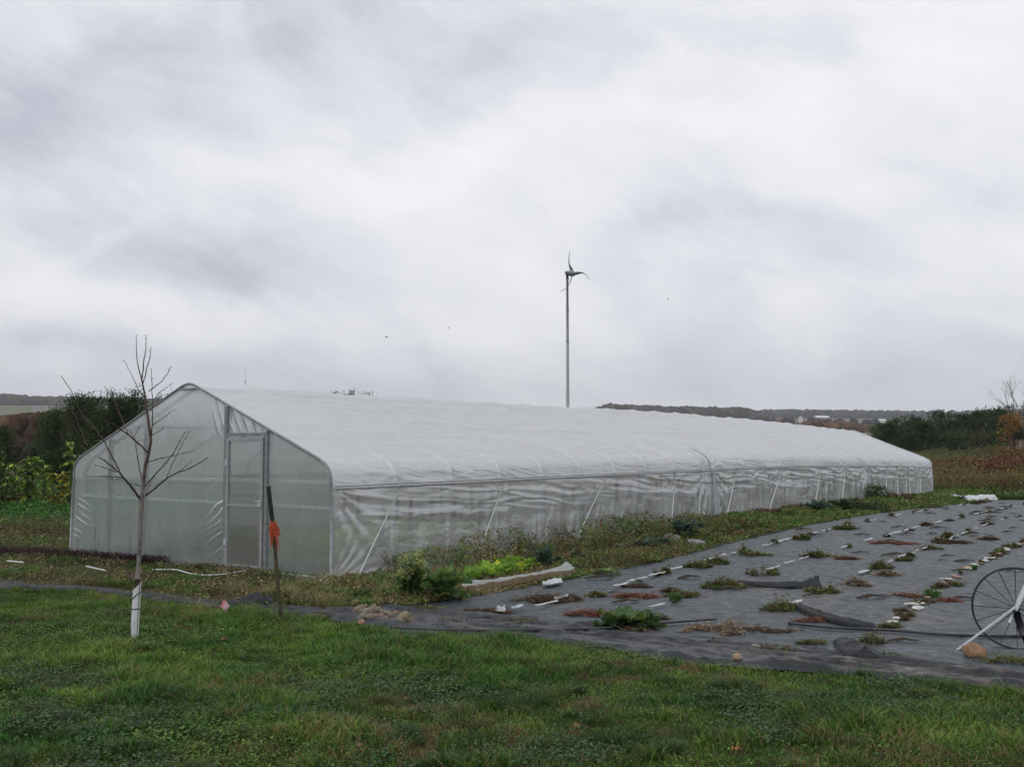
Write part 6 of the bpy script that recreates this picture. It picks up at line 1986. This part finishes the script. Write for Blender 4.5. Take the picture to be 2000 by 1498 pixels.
bird(755, 659, 95, 'tiny dark bird in the sky, lowest and leftmost of four', .28)
bird(876, 641, 130, 'tiny dark bird in the sky between the leftmost bird and the turbine', .28)
bird(1305, 585, 120, 'tiny dark bird high in the sky right of the turbine', .32)
bird(1284, 642, 170, 'faintest bird, below the one right of the turbine', .3)


# ------------------------------------------------------------------ far woods, fields and farm buildings
def woods(name, Ya, Yb, pxa, pxb, top_fn, size, k, cols, label):
    mb = MB()
    for i in range(k):
        Y = RNG.uniform(Ya, Yb); px = RNG.uniform(pxa, pxb)
        x = (px - 1000) / F * Y; gz_ = z1(x, Y)
        tz = P(px, float(top_fn(px)) + RNG.uniform(-1.5, 3) + (Y - Ya) / (Yb - Ya) * -.5, Y).z
        r = size * RNG.uniform(.6, 1.25)
        if tz < gz_ + r: tz = gz_ + r
        c = np.array(cols[RNG.integers(0, len(cols))]) * RNG.uniform(.6, 1.3)
        mb.blob((x, Y, tz - r * 1.0), (r, r, r * 1.15), seed=i * .7, amp=.38, nu=12, nv=8, col=c, freq=2.2)
        # understorey down to the ground
        zc = gz_ + (tz - gz_) * .35
        mb.blob((x + RNG.uniform(-r, r), Y + RNG.uniform(-r, r), zc), (r * .9, r * .9, max(r, (tz - gz_) * .45)), seed=i * 1.1, amp=.35, nu=9, nv=6, col=c * .8, freq=2)
    o = mb.build(name, M_FAR); tag(o, label, 'wood', kind='stuff')


AU = [(.078, .062, .052), (.085, .062, .050), (.06, .054, .045), (.075, .07, .055), (.095, .066, .048), (.055, .052, .047)]
woods('far_wood', 830, 930, 560, 1490, lambda p: np.interp(p, [560, 1150, 1190, 1250, 1300, 1450, 1480, 1500], [812, 804, 792, 795, 797, 799, 806, 815]), 5.0, 1500, AU, 'far reddish brown wood on the ridge right of the turbine')
woods('far_wood', 1230, 1340, 1440, 2150, lambda p: np.interp(p, [1440, 1500, 1560, 1650, 1750, 1800, 1900, 2200], [807, 803, 803, 803, 805, 808, 812, 812]), 6.0, 760, [(.06, .052, .045), (.07, .06, .055), (.05, .052, .042)], 'farthest purplish wood on the skyline behind the farm buildings')
woods('far_wood', 980, 1080, -520, 640, lambda p: np.interp(p, [-400, 0, 40, 70, 130, 200, 420], [768, 771, 773, 776, 777, 779, 785]), 4.6, 900, [(.055, .042, .034), (.065, .045, .035), (.05, .048, .03), (.09, .08, .035)], 'brown autumn wood on the left skyline')
woods('far_brush', 280, 320, 1560, 1790, lambda p: np.interp(p, [1560, 1580, 1640, 1665, 1690, 1800], [829, 824, 827, 829, 836, 835]), 1.3, 520, [(.15, .085, .05), (.13, .085, .055), (.10, .08, .055)], 'rusty brown brush in the valley beyond the greenhouse ridge')
woods('left_brush', 105, 135, -260, 240, lambda p: np.interp(p, [-260, 0, 50, 95, 240], [815, 818, 812, 808, 806]), 1.0, 1000, [(.10, .038, .028), (.075, .035, .026), (.05, .045, .022), (.085, .05, .03)], 'reddish brown scrub in front of the left fields')
woods('left_brush', 62, 80, -200, 110, lambda p: np.interp(p, [-200, 0, 20, 60, 110], [838, 845, 850, 868, 862]), .55, 420, [(.022, .034, .016), (.035, .042, .02), (.05, .035, .025)], 'dark scrub at the left below the red-brown thicket')
woods('valley_trees', 640, 700, 1480, 1720, lambda p: 818 + 3 * np.sin(p * .13), 3.0, 26, [(.045, .045, .035), (.06, .045, .035)], 'scattered dark trees round the farm buildings')


def house(px, py, Y, wpx, hpx, wall, roof, label, rz=0.2, name='farm_building', win=True):
    g = P(px, py, Y); x, y = g.x, g.y
    zg_ = min(z1(x, y), g.z)
    w = wpx / F * Y; h = hpx / F * Y; d = w * .6
    root = empty(name, (x, y, g.z), rz); tag(root, label, 'building')
    mb = MB(); mb.box((0, 0, h * .27 - 1.2), (w, d, h * .55 + 2.4), None, wall)
    mb.add([(-w / 2, -d / 2, h * .545), (-w / 2, d / 2, h * .545), (-w / 2, 0, h * .96)], [(0, 1, 2)], wall); mb.add([(w / 2, -d / 2, h * .545), (w / 2, d / 2, h * .545), (w / 2, 0, h * .96)], [(0, 1, 2)], wall)
    mb.build('wall', M_PAINT, root)
    o_ = .04 * w; mb = MB()
    for sgn in (-1, 1):
        a = Vector((0, sgn * (d / 2 + o_), h * .53)); b = Vector((0, 0, h))
        mb.bar((a + b) / 2 + Vector((-w / 2 - o_, 0, 0)), (a + b) / 2 + Vector((w / 2 + o_, 0, 0)), (b - a).length, .12, roof, up=(b - a).cross(Vector((1, 0, 0))))
    mb.build('roof', M_PAINT, root)
    if win:
        for i in range(3):
            mb = MB(); mb.box((-w * .3 + i * w * .3, -d / 2 - .02, h * .25), (w * .1, .06, h * .2), None, (.05, .05, .06)); mb.build('window', M_PAINT, root)


M_PAINT = mat_simple('painted_wall', (1, 1, 1), rough=.7, var=.08, scale=.5, use_attr=True)
house(1526, 824, 700, 26, 9, (.30, .17, .15), (.16, .10, .09), 'reddish farm building, leftmost of those in the valley')
house(1540, 822, 720, 12, 6, (.52, .50, .48), (.2, .19, .18), 'small pale shed joined to the right of the reddish farm building')
house(1564, 823, 690, 15, 11, (.62, .62, .60), (.35, .33, .32), 'white farmhouse between the reddish building and the wide white one', rz=1.2)
house(1604, 820, 740, 26, 8, (.50, .52, .55), (.66, .68, .70), 'wide pale building with a white roof in the valley')
house(1722, 824, 700, 13, 5, (.66, .66, .66), (.74, .75, .76), 'bright white shed just above the leftmost pine')
house(71, 799, 820, 13, 6, (.34, .33, .36), (.2, .2, .22), 'grey house on the left field edge, left of two', rz=.1)
house(90, 800, 820, 12, 6, (.40, .39, .42), (.2, .2, .22), 'paler grey house on the left field edge, right of two', rz=-.2)

# ------------------------------------------------------------------ haze
mb = MB(); mb.box((0, 0, 58), (5600, 5600, 180))
m, nd, l = new_mat('haze_air'); out = N(nd, 'ShaderNodeOutputMaterial'); pv = N(nd, 'ShaderNodeVolumePrincipled')
pv.inputs['Density'].default_value = .0003; pv.inputs['Color'].default_value = (.86, .90, .97, 1); pv.inputs['Anisotropy'].default_value = 0.1
l.new(pv.outputs[0], out.inputs['Volume'])
hz = mb.build('haze', m); tag(hz, kind='stuff'); hz['label'] = 'thin pale haze in the distance'; hz['category'] = 'haze'
